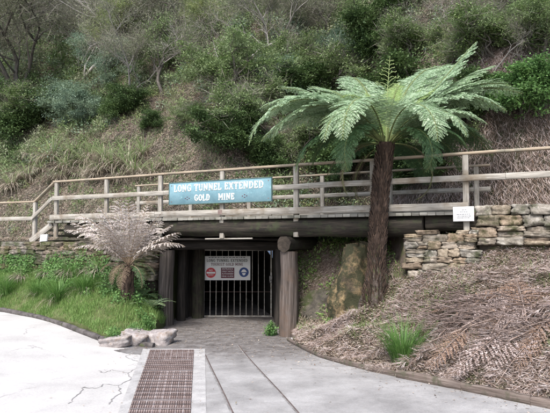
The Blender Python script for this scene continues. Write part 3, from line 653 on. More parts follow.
mb.add(V, [(a_i * 11 + b_i, (a_i + 1) * 11 + b_i, (a_i + 1) * 11 + b_i + 1, a_i * 11 + b_i + 1)[::-1] for a_i in range(nf_) for b_i in range(ng_)])
mb.build('concrete_surround', M['apron_edge'], DG)
mb = MB(); [cell(mb, k / 10, k / 10 + .1, 0, 1, .0100, .0030) for k in range(15)]; mb.build('tray', M['rusttray'], DG)
bounds = [0, .265, .50, .96, 1.48]
for k in range(4):
    f0, f1 = bounds[k] + .006, bounds[k + 1] - .006; mb = MB(); nbar = 26; nr = max(2, int((f1 - f0) * 13)); nf2 = max(4, int((f1 - f0) * 60))
    for b in range(nbar): cell(mb, f0, f1, (b + .12) / nbar, (b + .68) / nbar, .0132, .006)
    for r_ in range(nf2 + 1): fc = f0 + (f1 - f0) * r_ / nf2; cell(mb, fc - .0022, fc + .0022, .0, 1, .0132, .0054)
    pb_ = MB()
    if k != 1:
        for b in range(1, 8): cell(pb_, f0, f1, b / 8 - .008, b / 8 + .008, .0134, .0075)
    for r_ in range(nr + 1): fc = f0 + (f1 - f0) * r_ / nr; cell(pb_, fc - .003, fc + .003, .0, 1, .0136, .0080)
    pb_.build('bearing_bars', M['palerust'], DG)
    mb.build('grate_panel', M['rust'], DG)
for k, (p0, p1, p2) in enumerate((((202, 349), (227, 413), (-.2,)), ((242, 351), (289, 413), (-.2,)))):
    a = gline(*p0, -.19); b = gline(*p1, -.12); d = (a - b) / (a[1] - b[1])
    TR = empty('rail_track', gpt(*a), ['left-hand narrow gauge mine rail sunk in the paving next to the grate', 'right-hand narrow gauge mine rail sunk in the paving leading to the gate'][k], 'rail', 'mine rails sunk in the paving')
    for nm, off, w_, h_, mt in (('rail_head', 0, .018, .0045, 'railsteel'), ('flange_groove', .020, .014, .0042, 'rusttray')):
        mb = MB(); Ys = np.linspace(2.5, (9.0, 9.9)[k], 40)
        for y0, y1 in zip(Ys[:-1], Ys[1:]):
            bx = lambda y: a[0] + d[0] * (y - a[1]) + .0 * y; pa = np.array([bx(y0) + off, y0]); pb = np.array([bx(y1) + off, y1])
            beam(mb, gpt(*pa, h_ / 2 + .003), gpt(*pb, h_ / 2 + .003), w_, h_, ch=.001, seg=1)
        mb.build(nm, M[mt], TR)
# cracks broken into the old concrete left of the grating
M['crack'] = m_rough('dirty_crack', [(.20, .19, .18), (.29, .28, .27), (.38, .37, .36)], 9)
for pl in ([(148, 352), (139, 358), (141, 364), (128, 372), (131, 380), (118, 388), (121, 397), (112, 405), (108, 413)], [(150, 344), (132, 347), (126, 352), (133, 356), (139, 358)], [(118, 388), (104, 386), (96, 392), (84, 390), (78, 400), (66, 413)], [(128, 372), (112, 368), (104, 372), (97, 369)], [(131, 380), (137, 392), (130, 404), (133, 413)]):
    mb = MB(); W2 = []
    for a_i in range(len(pl) - 1):
        for e_ in range(6):
            t_ = e_ / 6; px = pl[a_i][0] * (1 - t_) + pl[a_i + 1][0] * t_; py = pl[a_i][1] * (1 - t_) + pl[a_i + 1][1] * t_; g_ = gline(px, py, -.1); W2.append(g_ + rng.normal(size=2) * .012)
    W2 = np.array(W2); T2 = nrm(np.gradient(W2, axis=0)); N2 = np.stack([-T2[:, 1], T2[:, 0]], 1); wd = rng.uniform(.002, .009, len(W2))[:, None]
    V = []
    for a_, b_ in zip(W2 - N2 * wd, W2 + N2 * wd): V += [gpt(*a_, .0045), gpt(*b_, .0045)]
    mb.add(V, [(2 * i_, 2 * i_ + 1, 2 * i_ + 3, 2 * i_ + 2) for i_ in range(len(W2) - 1)]); props(mb.build('road_crack', M['crack']), kind='structure')
def rough_block(mb, p0, p1, w, h, seg=6, amp=.02):
    p0, p1 = np.array(p0), np.array(p1); x, u = frame_of(p1 - p0); n = 10; V = []
    so = random.uniform(0, 99)
    for k in range(seg + 1):
        c = p0 + (p1 - p0) * k / seg; e = .9 if k in (0, seg) else 1
        for i in range(n):
            a = 2 * PI * i / n; ca, sa = math.cos(a), math.sin(a); f = 1 / max(abs(ca), abs(sa)) ** .92
            r_ = 1 + amp / w * 2 * noise.noise(Vector((ca * 1.5 + so, sa * 1.5, k * .9)))
            V.append(c + x * ca * f * w / 2 * e * r_ + u * sa * f * h / 2 * e * r_)
    F = [(k * n + i, k * n + (i + 1) % n, (k + 1) * n + (i + 1) % n, (k + 1) * n + i) for k in range(seg) for i in range(n)]
    L = np.linalg.norm(p1 - p0); UV = [t for k in range(seg) for i in range(n) for t in ((so + L * k / seg, i * .04), (so + L * k / seg, i * .04 + .04), (so + L * (k + 1) / seg, i * .04 + .04), (so + L * (k + 1) / seg, i * .04))]
    mb.add(V, F, UV); mb.add(V[:n], [list(range(n))[::-1]]); mb.add(V[-n:], [list(range(n))])
# kerb of short stones at the left
mb = MB(); x_ = -14.0; prev = None
while x_ < -2.75:
    x2 = x_ + random.uniform(.7, 1.1); a = np.array([x_ + .004, Ykerb(x_ + .004)]); b = np.array([x2 - .004, Ykerb(x2 - .01)])
    rough_block(mb, gpt(*a, .03), gpt(*b, .03 + random.uniform(-.008, .008)), .10, .11, 7, .018); x_ = x2
props(mb.build('kerb', M['kerb'], smooth=False), 'low dark stone kerb curving along the left grass bank', 'kerb', kind='structure')
ED = EDGE
labs = ['thin split timber edging running back to the right log post', 'middle length of timber edging bordering the litter bank', 'thick sawn timber edging at the lower right of the path']
segs = [([(.24, 10.3), (.74, 8.72), (.98, 8.25)], .04, .07), ([(.99, 8.23), (1.36, 7.57), (1.66, 7.16)], .045, .08), ([(1.60, 7.20), (2.19, 6.44), (2.69, 5.78), (3.3, 5.08), (4, 4.3)], .06, .115)]
for (pts, w_, h_), lb in zip(segs, labs):
    mb = MB()
    for a, b in zip(pts[:-1], pts[1:]): rough_block(mb, gpt(*a, h_ * .38), gpt(*b, h_ * .38), w_, h_, 9, .011)
    props(mb.build('timber_edging', M['edge'], smooth=False), lb, 'edging', 'timber edging of the right bank')

# ---------------------------------------------------------------- stones
def cube_pts(m):
    V, F, ix = [], [], {}
    def vid(p):
        k = tuple(int(round(q * m)) for q in p)
        if k not in ix: ix[k] = len(V); V.append(np.array(p))
        return ix[k]
    g = [-1 + 2 * i / m for i in range(m + 1)]
    for ax in range(3):
        for sg in (-1, 1):
            for i in range(m):
                for j in range(m):
                    q = []
                    for (a, b) in ((i, j), (i + 1, j), (i + 1, j + 1), (i, j + 1)):
                        p = [0, 0, 0]; p[ax] = sg; p[(ax + 1) % 3] = g[a]; p[(ax + 2) % 3] = g[b]; q.append(vid(p))
                    F.append(q if sg > 0 else q[::-1])
    return np.array(V), np.array(F)
CP, CF = cube_pts(7)
def stone(mb, c, size, u, so, amp=.12, squ=11, tilt=0, skew=.24):
    """quarried block: a cube with softened edges, pushed-about corners and a broken face"""
    uu = u * math.cos(tilt) + np.array([0, 0, 1.]) * math.sin(tilt); vv = np.array([-u[1], u[0], 0]); wz = np.cross(uu, vv)
    rs = random.Random(so); cr = {k: np.array([rs.uniform(-skew, skew) for _ in range(3)]) for k in range(8)}
    P_ = CP / (np.sum(np.abs(CP) ** squ, 1, keepdims=True) ** (1 / squ)); V = []
    for p in P_:
        w8 = [(1 + (1 if k & 1 else -1) * p[0]) * (1 + (1 if k & 2 else -1) * p[1]) * (1 + (1 if k & 4 else -1) * p[2]) / 8 for k in range(8)]
        q = p + sum(cr[k] * w8[k] for k in range(8)); q = q * (1 + amp * noise.fractal(Vector(p * 1.7) + Vector((so, so * .7, 0)), .8, 2.2, 4))
        q = q * np.array(size) / 2; V.append(c + uu * q[0] + vv * q[1] + wz * q[2])
    mb.add(V, CF)
def wall(name, label, sa, sb, z0f, z1f, t=0.0, hmin=.07, hmax=.15, lmin=.16, lmax=.5, ragged=0):
    W = empty(name, v3(XY((sa + sb) / 2, t), z0f((sa + sb) / 2)), label, 'stone wall'); mb = MB()
    zlo = min(z0f(sa), z0f(sb), z0f((sa + sb) / 2)); zhi = max(z1f(sa), z1f(sb)); z = zlo; row = 0
    while z < zhi - .02:
        h = random.uniform(hmin, hmax); s = sa + random.uniform(-.05, .05)+ ragged * random.uniform(0, .12)
        if z + h > zhi: h = max(.06, zhi - z)
        while s < sb - .04:
            l = random.uniform(lmin, lmax) * (1.15 if h > .11 else .9); l = min(l, sb - s + random.uniform(-.02, .1)); sm = s + l / 2
            if z + h * .6 > z0f(sm) and z + h * .5 < z1f(sm) and l > .05:
                hh = h * random.uniform(.86, 1.02)
                split = h > .12 and random.random() < .35
                parts = [(0, hh)] if not split else [(0, hh * .48), (hh * .5, hh * .48)]
                for dz, ph in parts:
                    stone(mb, v3(XY(sm, t + random.uniform(-.03, .02)), z + dz + ph / 2), (l + .008, .28, ph + .008), u3, random.uniform(0, 90), .22, tilt=random.uniform(-.06, .06), skew=.15)
            s += l
        z += h; row += 1
    mb.build('stonework', M['oldstone' if sa < 0 else 'stone'], W)
    mb = MB(); k = 12
    for i in range(k):
        a, b = sa + (sb - sa) * i / k + .03, sa + (sb - sa) * (i + 1) / k - (.03 if i == k - 1 else 0); zl = z0f((a + b) / 2) - .3; zh = z1f((a + b) / 2) - .06
        box(mb, v3(XY((a + b) / 2, t + .13), (zl + zh) / 2), (b - a, .22, zh - zl), yaw=math.atan2(DV[1], DV[0]))
    mb.build('wall_core', M['mortar'], W); return W
sA0, sA1 = ST(*front(404))[0], ST(*front(478))[0]
wall('stone_wall', 'dry stone abutment wall beneath the right end of the bridge', sA0, sA1, lambda s: 1.04 + .22 * (s > sA1 - .35), lambda s: 1.84 + .03 * math.sin(s * 9), -.06, .08, .15, .14, .40, ragged=1)
sB0 = ST(*front(477))[0]
wall('stone_wall', 'upper dry stone wall of tan blocks right of the white notice', sB0, sB0 + 5.0, lambda s: 1.62, lambda s: 2.27 + .02 * math.sin(s * 7), -.02, .12, .22, .17, .42)
sL1 = ST(*front(158))[0]
wall('stone_wall', 'mossy dry stone wall below the left railing behind the pale fern', -9.0, sL1, lambda s: .92 - .04 * s if s > 0 else .92, lambda s: 1.68 + .04 * math.sin(s * 5), -.05, .09, .20, .16, .5)
for c_, sz, tl, mt, lb in (((118, 331), (.44, .36, .22), .12, 'boulder', 'brown flat boulder at the kerb end, nearest the grass of the three'),
                       ((135, 329), (.42, .36, .30), -.35, 'boulder', 'upright pale grey boulder between the two brown boulders'),
                       ((159, 328), (.56, .40, .26), .05, 'boulder', 'broad tan boulder beside the foot of the left log post')):
    g = gline(c_[0], c_[1] + 9, -.08); mb = MB(); stone(mb, v3(g, float(ground_z(*g)) + sz[2] * .36), sz, nrm(np.array([1, -.1, 0])), random.uniform(0, 90), .2, squ=9, tilt=tl, skew=.38)
    o = props(mb.build('boulder', M[mt], origin=v3(g, -.08)), lb, 'boulder', 'boulders at the end of the kerb')
# rock outcrop with ochre split face, right of the opening
def outcrop(name, c, size, label, mat, so, amp=.5, lean=0):
    mb = MB(); A, B = 60, 40; V = []; UV = []
    for j in range(B + 1):
        h = j / B
        for i in range(A):
            th = 2 * PI * i / A; r_ = (1 - .45 * h ** 2.2) * (1 + amp * .5 * noise.fractal(Vector((math.cos(th) * 1.3 + so, math.sin(th) * 1.3, h * 1.8)), .8, 2, 5) + .07 * noise.noise(Vector((th * 6, h * 2, so))))
            if j == B: r_ *= .05
            V.append((c[0] + math.cos(th) * size[0] / 2 * r_ + lean * h, c[1] + math.sin(th) * size[1] / 2 * r_, c[2] + size[2] * h * (1 + .1 * noise.noise(Vector((th * 2, so, 0))))))
    F = []
    for j in range(B):
        for i in range(A):
            F.append((j * A + i, j * A + (i + 1) % A, (j + 1) * A + (i + 1) % A, (j + 1) * A + i)); UV += [(j * .04, i * .04), (j * .04, i * .04 + .04), (j * .04 + .04, i * .04 + .04), (j * .04 + .04, i * .04)]
    return props(mb.add(V, F, UV).build(name, M[mat], smooth=True, origin=c), label, 'rock')
outcrop('rock_outcrop', (P(358, 318, 10.2)[0], 10.35, .0), (1.0, .8, 1.6), 'tall split rock with a rough ochre face left of the tree fern trunk', 'ochre', 3.3, .62, .06)
outcrop('rock_outcrop', (P(326, 318, 10.9)[0], 11.05, -.15), (1.25, .8, .85), 'low dark mossy rock right of the right log post', 'rock', 8.1, .6, .05)

# ---------------------------------------------------------------- ferns
FR = {}
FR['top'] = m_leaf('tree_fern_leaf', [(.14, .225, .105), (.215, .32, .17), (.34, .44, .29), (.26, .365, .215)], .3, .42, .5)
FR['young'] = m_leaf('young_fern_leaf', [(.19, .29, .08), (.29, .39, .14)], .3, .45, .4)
FR['under'] = m_leaf('shaded_fern_leaf', [(.04, .09, .035), (.08, .15, .06), (.06, .12, .055)], .3, .5, .4)  # fern green darkened: shade of low and gully fronds painted in
FR['dead'] = m_leaf('withered_fern_leaf', [(.24, .20, .17), (.40, .35, .325), (.54, .485, .46), (.30, .28, .21)], .2, .8, .2)
LT0 = m_leaf('brown_hanging_frond', [(.06, .043, .03), (.13, .095, .068), (.21, .16, .12)], .2, .8, .1)
FR['rach'] = m_wood('frond_stalk', [(.07, .08, .03), (.14, .17, .06), (.2, .25, .1)], sx=3, sy=20)
FR['rachd'] = m_wood('dry_frond_stalk', [(.14, .10, .06), (.30, .22, .15), (.36, .28, .2)], sx=3, sy=20)
def frond(par, base, az, L, e0, bend, mat, rmat, npin=24, wide=.42, npl=13, droop=.35, pw=1.0, twist=0, stalk=.14, curl=0, name='frond', fwd=.55, pw2=1.3, wf=.74):
    """compound frond: stalk, side leaflets and their own little leaflets"""
    K = 26; p = np.array(base, float); h = np.array([math.cos(az), math.sin(az), 0]); side = np.array([-math.sin(az), math.cos(az), 0]); pts = [p.copy()]; tg = []
    for i in range(K):
        u = (i + .5) / K; e = e0 - bend * u ** pw2 + curl * max(0, u - .8) * 5; a2 = az + twist * u; h = np.array([math.cos(a2), math.sin(a2), 0])
        d = h * math.cos(e) + np.array([0, 0, 1]) * math.sin(e); tg.append(d); p = p + d * L / K; pts.append(p.copy())
    tg.append(tg[-1]); pts = np.array(pts); tg = np.array(tg); mb = MB()
    tube(mb, pts, np.linspace(.016, .003, K + 1) * L / 2, 5, mi=1)
    C, D, N, LL, WW = [], [], [], [], []
    for sgn in (-1, 1):
        for k in range(npin):
            u = stalk + (1 - stalk) * (k + .5 + .1 * sgn) / npin; q = u * K; i0 = min(int(q), K - 1); b = pts[i0] + (pts[i0 + 1] - pts[i0]) * (q - i0); T = tg[i0]
            sd = nrm(np.cross(T, np.cross(side, T))); up = nrm(np.cross(sd, T)); up = up if up[2] > 0 else -up
            w = (u - stalk) / (1 - stalk); prof = min(1, (w * 2.6 + .30)) * (1 - w ** 2.4) ** .8 + .02; pl = L * wide * .5 * prof * random.uniform(.88, 1.08)
            d0 = nrm(sd * sgn * .85 + T * (fwd * (.6 + .6 * w)) + up * .10); n = max(3, int(npl * (prof ** .7)))
            jit = rng.normal(size=3) * .06; prev = b
            for m_ in range(n):
                v = (m_ + .4) / n; dd = nrm(d0 + jit - np.array([0, 0, droop]) * v * 1.2); prev = prev + dd * pl / n; pp = prev
                nn = nrm(np.cross(dd, T) * sgn); nn = nn if nn[2] > 0 else -nn
                lat = nrm(np.cross(nn, dd)); ln = pl * .23 * (1 - v ** 1.6 * .85) * pw + .004
                for s2 in (-1, 1):
                    C.append(pp); D.append(nrm(lat * s2 + dd * .45) - np.array([0, 0, .12])); N.append(nn + rng.normal(size=3) * .3); LL.append(ln * random.uniform(.85, 1.1)); WW.append(pl / n * wf)
            tube(mb, [b, b + (prev - b) * .5 + np.array([0, 0, .02 * pl]), prev], [.004 * L / 2, .002, .001], 3, cap=False, mi=1)
    leaves(mb, np.array(C), np.array(D), np.array(N), np.array(LL), np.array(WW), 0)
    return mb.build(name, [mat, rmat], par)
def solve_frond(base, tip, rise):       # azimuth, length, start angle and bend for a frond that ends near tip
    d = np.array(tip) - np.array(base); hd = math.hypot(d[0], d[1]); return math.atan2(d[1], d[0]), hd, d[2]
# --- big tree fern
TB = np.array([P(376, 312, 9.75)[0], 9.75, .30]); TT = np.array([P(386, 143, 9.75)[0], 9.75, P(386, 143, 9.75)[2]])
TF = empty('tree_fern', TB, 'tall green tree fern with wide crown and shaggy trunk in front of the bridge', 'tree fern')
K = 60; q = [TB + (TT - TB) * (i / K) + np.array([-.05 * math.sin(i / K * PI), 0, 0]) for i in range(K + 1)]
rr = [.135 + .13 * (1 - ss(0, .30, i / K)) + .006 * math.sin(i) for i in range(K + 1)]
mb = MB(); tube(mb, q[:26], rr[:26], 30, .25, 7, ridge=.45); mb.build('trunk_foot', M['fern_foot'], TF, smooth=True)
mb = MB(); tube(mb, q[22:], rr[22:], 30, .16, 8, ridge=.25)
for k in range(1500):                                    # old frond bases
    f = random.uniform(.06, 1); c = q[int(f * K) - 1] if f < 1 else q[-1]; a = random.uniform(0, 2 * PI); r0 = rr[int(f * K) - 1] * .97
    b = np.array(c) + np.array([math.cos(a), math.sin(a), 0]) * r0 + Zu * random.uniform(-.03, .03); up = nrm(np.array([math.cos(a) * .28, math.sin(a) * .28, 1]))
    tube(mb, [b, b + up * .06, b + up * .11 + np.array([math.cos(a), math.sin(a), 0]) * .012], [.013, .012, .006], 4)
mb.build('trunk', M['fern_trunk'], TF)
crown = TT + Zu * -.02
tips = [ # tip pixel x, y, depth offset from crown, start angle, kind
 (247, 150, -.5, 50, 't'), (263, 108, .5, 54, 't'), (276, 86, 1.0, 50, 't'), (262, 140, .4, 44, 't'), (278, 140, -.8, 50, 't'), (310, 88, 1.8, 56, 't'), (345, 76, 1.8, 66, 't'), (258, 128, -.1, 56, 't'), (318, 144, -1.1, 48, 't'),
 (474, 41, .3, 50, 't'), (488, 66, .6, 50, 't'), (513, 84, .2, 52, 't'), (502, 112, -.3, 58, 't'), (482, 122, -.8, 48, 't'), (464, 138, -1.2, 50, 't'), (507, 98, .9, 50, 't'), (455, 60, 1.4, 58, 't'), (440, 100, -.6, 70, 't'), (432, 66, 1.2, 70, 't'),
 (352, 140, -1.5, 58, 't'), (424, 142, -1.5, 56, 't'), (370, 92, .5, 78, 'y'), (405, 90, .2, 76, 't'), (335, 100, -.6, 74, 'y'), (450, 82, .3, 66, 'y'),
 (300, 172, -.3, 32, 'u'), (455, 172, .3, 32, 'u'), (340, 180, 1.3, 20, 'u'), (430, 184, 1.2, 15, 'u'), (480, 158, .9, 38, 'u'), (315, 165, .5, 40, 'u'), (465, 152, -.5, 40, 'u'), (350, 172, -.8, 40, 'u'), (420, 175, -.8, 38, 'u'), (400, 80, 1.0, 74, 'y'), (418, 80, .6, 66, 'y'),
 (352, 196, -.2, 0, 'd'), (412, 200, -.2, 0, 'd'), (365, 205, .3, -20, 'd'), (330, 186, .2, 5, 'd')]
def fit(base, tip, e0, pw2=1.3):
    """length and bend so that the frond's arc ends at tip"""
    d = np.array(tip) - base; hd = math.hypot(d[0], d[1]); best = None
    for bend in np.linspace(.0, 3.0, 121):
        u = (np.arange(26) + .5) / 26; e = e0 - bend * u ** pw2; hx, hz = np.cos(e).mean(), np.sin(e).mean()
        if hx <= .05: continue
        L = hd / hx; er = abs(L * hz - d[2])
        if best is None or er < best[0]: best = (er, L, bend)
    return math.atan2(d[1], d[0]), best[1], best[2]
for (tx, ty, dy, e0, kd) in tips:
    tp = P(tx, ty, 9.75 + dy); az, L, bend = fit(crown, tp, R(e0)); L = min(L, 3.4)
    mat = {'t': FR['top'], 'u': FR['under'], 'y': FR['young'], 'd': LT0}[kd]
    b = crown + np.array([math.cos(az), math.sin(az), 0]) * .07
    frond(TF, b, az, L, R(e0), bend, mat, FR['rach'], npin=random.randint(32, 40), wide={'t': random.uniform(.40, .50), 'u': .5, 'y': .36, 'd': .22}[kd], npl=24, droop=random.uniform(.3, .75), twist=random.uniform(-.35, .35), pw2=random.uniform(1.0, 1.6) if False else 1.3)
# unfurling young fiddlehead standing out of the crown
b = P(386, 90, 9.75); b2 = crown; mb = MB(); tp = P(390, 56, 9.75)
tube(mb, [crown, crown + (tp - crown) * .5 + np.array([-.02, 0, 0]), tp], [.013, .009, .004], 6, mi=0)
for k in range(8):
    z_ = .60 + .048 * k; c = crown + (tp - crown) * z_
    for sg in (0, PI):
        a = sg + random.uniform(-.5, .5); l = .21 * (1.1 - .11 * k) * random.uniform(.8, 1.1); hd = np.array([math.cos(a), math.sin(a), 0]); up_ = random.uniform(.1, .5)
        arc = [c + hd * l * t + Zu * (l * (up_ * t + .25 * math.sin(t * 3.1) + (.25 if t > .9 else 0))) for t in np.linspace(0, 1, 7)]; tube(mb, arc, [.004, .005, .006, .006, .006, .007, .010], 5)
mb.build('fiddlehead', m_flat('fiddlehead_green', (.22, .27, .11), .7), TF)
# --- small withered fern at the left
SB = P(127, 300, 11.35); SB = np.array([SB[0], 11.35, float(bankL(np.array([SB[0]]), np.array([11.35]))[0]) - .05]); SC = P(129, 266, 11.35)
WF = empty('withered_fern', SB, 'small tree fern with pale pinkish withered fronds on the left grass bank', 'tree fern')
mb = MB(); q = [SB + (SC - SB) * i / 16 for i in range(17)]; tube(mb, q, [.115 - .02 * i / 16 for i in range(17)], 18, .35, 9, ridge=.3)
for k in range(220):
    f = random.random(); c = SB + (SC - SB) * f; a = random.uniform(0, 2 * PI); b = c + np.array([math.cos(a), math.sin(a), 0]) * .08; up = nrm(np.array([math.cos(a) * .5, math.sin(a) * .5, 1])); tube(mb, [b, b + up * .09], [.012, .006], 4)
mb.build('trunk', M['fern_trunk'], WF)
for (tx, ty, dy, e0) in ((66, 230, -.1, 56), (72, 248, -.3, 50), (184, 246, -.2, 52), (70, 222, -.1, 50), (78, 213, .4, 55), (86, 236, -.6, 42), (100, 206, .2, 66), (115, 199, .3, 76), (131, 199, -.3, 82), (147, 203, .3, 74), (160, 212, -.2, 66), (174, 224, .2, 58), (181, 232, -.4, 46), (172, 243, -.7, 40), (104, 222, -.9, 60), (143, 215, -.7, 66), (166, 218, .8, 52), (95, 215, -.4, 62)):
    tp = P(tx, ty, 11.35 + dy); az, L, bend = fit(SC, tp, R(e0)); frond(WF, SC, az, min(L, 1.9), R(e0), bend, FR['dead'], FR['rachd'], npin=17, wide=random.uniform(.50, .60), npl=13, droop=.7, twist=random.uniform(-.4, .4), stalk=.14, pw=.50, wf=1.3, fwd=.75)

for (tx, ty, dy, e0, mt_) in ((100, 272, -.3, 30, 'd'), (155, 275, -.2, 25, 'u'), (112, 285, -.5, 20, 'd'), (142, 288, -.4, 10, 'u'), (150, 262, .5, 35, 'u'), (92, 258, .4, 40, 'd'), (165, 256, .3, 40, 'u'), (120, 290, -.6, 0, 'd')):
    tp = P(tx, ty, 11.35 + dy); az, L, bend = fit(SC, tp, R(e0)); frond(WF, SC, az, min(L, 1.6), R(e0), bend, LT0 if mt_ == 'd' else FR['under'], FR['rachd'], npin=18, wide=.4, npl=9, droop=.5, pw=.8)

# ---------------------------------------------------------------- hillside plants
LF = {}
LF['grey'] = m_leaf('grey_green_leaf', [(.075, .095, .05), (.15, .175, .10), (.25, .27, .175), (.18, .165, .125)], .25, .7, .15, patch=((.25, .27, .18), 2.2))
LF['mid'] = m_leaf('mid_green_leaf', [(.045, .085, .025), (.095, .16, .045), (.17, .24, .08), (.27, .33, .17)], .3, .6, .25, patch=((.20, .26, .13), 1.8))
LF['bright'] = m_leaf('bright_green_leaf', [(.07, .15, .045), (.13, .25, .07), (.19, .31, .11)], .3, .6, .25, patch=((.09, .18, .06), 2.5))
LF['yellow'] = m_leaf('yellow_green_leaf', [(.12, .16, .055), (.21, .25, .09), (.30, .32, .15)], .3, .6, .2, patch=((.17, .22, .10), 2))
LF['teal'] = m_leaf('blue_green_leaf', [(.10, .16, .115), (.17, .25, .18), (.26, .34, .26)], .25, .65, .2, patch=((.18, .24, .15), 2))
LF['dark'] = m_leaf('dark_green_leaf', [(.022, .042, .016), (.045, .082, .028), (.08, .13, .045)], .25, .6, .25, patch=((.085, .135, .045), 2.2))
LF['twig'] = m_leaf('dry_twig_leaf', [(.13, .115, .095), (.22, .20, .17), (.12, .125, .08), (.30, .28, .25)], .2, .8, .1)
def grow(rootdir, h, r, levels, nb, spread, seed, wig=.18, first=.35, upb=.25):
    """returns (branch polylines with radii, tips)"""
    rs = random.Random(seed); out = []; tips = []
    def rec(p, d, L, r, lev):
        n = 6 if lev == 0 else 4; pts = [p.copy()]
        for i in range(n):
            d = nrm(d + np.array([rs.gauss(0, wig), rs.gauss(0, wig), rs.gauss(0, wig * .5) + upb * .12])); p = p + d * L / n; pts.append(p.copy())
            if lev >= levels - 1 or (lev > 0 and i >= 1): tips.append((p.copy(), d.copy(), lev))
        out.append((pts, np.linspace(r, r * (.45 if lev == 0 else .35), n + 1), lev))
        if lev < levels:
            for k in range(nb):
                f = rs.uniform(first if lev == 0 else .3, 1); q = pts[min(n, max(1, int(round(f * n))))]
                a = rs.uniform(0, 2 * PI); x, u = frame_of(d); sp = R(rs.uniform(*spread)); nd_ = nrm(d * math.cos(sp) + (x * math.cos(a) + u * math.sin(a)) * math.sin(sp) + np.array([0, 0, upb]))
                rec(q.copy(), nd_, L * rs.uniform(.5, .75), r * .45, lev + 1)
    rec(np.zeros(3), nrm(np.array(rootdir, float)), h, r, 0); drop = rs.random(); tips = [t for t in tips if noise.noise(Vector(t[0] * 1.6 / max(h, .8) * 1.5) + Vector((seed, 0, 0))) > -.12]; return out, tips
PROTO = {}
def proto(key, label, kind_name, cat, rootdir, h, r, levels, nb, spread, leaf, per, ls, lw, rad, bark='bark', flat=.3, wig=.18, first=.3, seed=1, stems=1, droop=.0, upb=.25, sprays=0):
    br, tips = [], []
    for s_ in range(stems):
        a = 2 * PI * s_ / stems + seed; rd = np.array(rootdir, float) + (np.array([math.cos(a), math.sin(a), 0]) * .55 if stems > 1 else 0)
        b, t = grow(rd, h * random.uniform(.8, 1.05), r, levels, nb, spread, seed * 31 + s_, wig, first, upb); br += b; tips += t
    mb = MB()
    for pts, rr_, lev in br: tube(mb, pts, rr_, 8 if lev == 0 else (5 if lev == 1 else 3), cap=False)
    T = np.array([t[0] for t in tips]); Dt = np.array([t[1] for t in tips]); per = int(per * 2.1); ls *= 1.15; lw *= 1.15; n = len(T) * per
    idx = np.repeat(np.arange(len(T)), per); tr_ = rng.uniform(.35, .9, len(T))[idx][:, None]; off = rng.normal(size=(n, 3)) * rad * tr_ * np.array([1, 1, .6]); C = T[idx] + off
    D = nrm(Dt[idx] * .5 + rdir(n) + np.array([0, 0, -droop])); N = nrm(rdir(n, 0) * .8 + np.array([0, 0, 1.0]))
    lb = MB(); leaves(lb, C, D, N, ls * rng.uniform(.6, 1.3, n), lw * rng.uniform(.7, 1.2, n), fold=.15)
    if sprays:                       # fine bare twigs hanging in the crown
        m_ = len(T) * sprays; ix = np.repeat(np.arange(len(T)), sprays); leaves(lb, T[ix] + rng.normal(size=(m_, 3)) * rad * .8, nrm(Dt[ix] + rdir(m_) * .9), rdir(m_), rng.uniform(.25, .6, m_), .010, mi=1)
    root = empty(kind_name, (0, 0, 0)); tr = mb.build('trunk' if stems == 1 else 'stem', M[bark], root, smooth=True); cr = lb.build('crown', [LF[leaf], LF['twig']], root)
    top = max(C[:, 2].max(), .1); PROTO[key] = [root, tr, cr, top, False, cat]
proto('wisp', '', 'wispy_tree', 'tree', (.25, 0, 1), 2.6, .06, 3, 5, (25, 60), 'grey', 5, .07, .018, .20, flat=.4, wig=.25, first=.2, seed=2, stems=3, sprays=5)
proto('wisp2', '', 'wispy_tree', 'tree', (-.3, 0, 1), 2.8, .06, 3, 5, (25, 65), 'grey', 7, .06, .02, .22, bark='pale_bark', wig=.3, first=.2, seed=5, stems=2, sprays=4)
proto('feather', '', 'wattle_tree', 'tree', (.1, 0, 1), 2.4, .06, 3, 4, (35, 75), 'teal', 16, .085, .022, .17, wig=.2, first=.35, seed=3, stems=2, upb=.1)
proto('leafy', '', 'leafy_tree', 'tree', (.05, 0, 1), 2.2, .07, 3, 5, (35, 70), 'mid', 10, .085, .034, .20, wig=.25, first=.3, seed=4, stems=2)
proto('leafy2', '', 'leafy_tree', 'tree', (-.1, 0, 1), 2.6, .08, 3, 4, (30, 65), 'mid', 13, .075, .03, .22, wig=.2, first=.4, seed=8, stems=1)
proto('bush', '', 'shrub', 'shrub', (0, 0, 1), 1.1, .035, 3, 4, (35, 75), 'bright', 11, .075, .038, .14, wig=.25, first=.15, seed=6, stems=4)
proto('golden', '', 'leafy_tree', 'tree', (.1, 0, 1), 2.4, .06, 3, 5, (30, 65), 'yellow', 8, .075, .028, .20, wig=.25, first=.35, seed=9, stems=2)
proto('darkbush', '', 'shrub', 'shrub', (0, 0, 1), 1.2, .04, 3, 5, (35, 75), 'dark', 11, .08, .035, .17, wig=.25, first=.15, seed=10, stems=4)
proto('mixbush', '', 'shrub', 'shrub', (.1, 0, 1), 1.2, .035, 3, 4, (35, 70), 'mid', 11, .07, .026, .16, wig=.3, first=.15, seed=12, stems=4, sprays=2)
proto('tealbush', '', 'shrub', 'shrub', (0, 0, 1), 1.1, .035, 3, 4, (35, 75), 'teal', 11, .07, .024, .16, wig=.25, first=.15, seed=14, stems=4)
proto('bare', '', 'bare_tree', 'tree', (.35, 0, 1), 3.0, .055, 3, 4, (20, 55), 'twig', 2, .05, .012, .15, bark='pale_bark', wig=.28, first=.25, seed=16, stems=2, sprays=5)
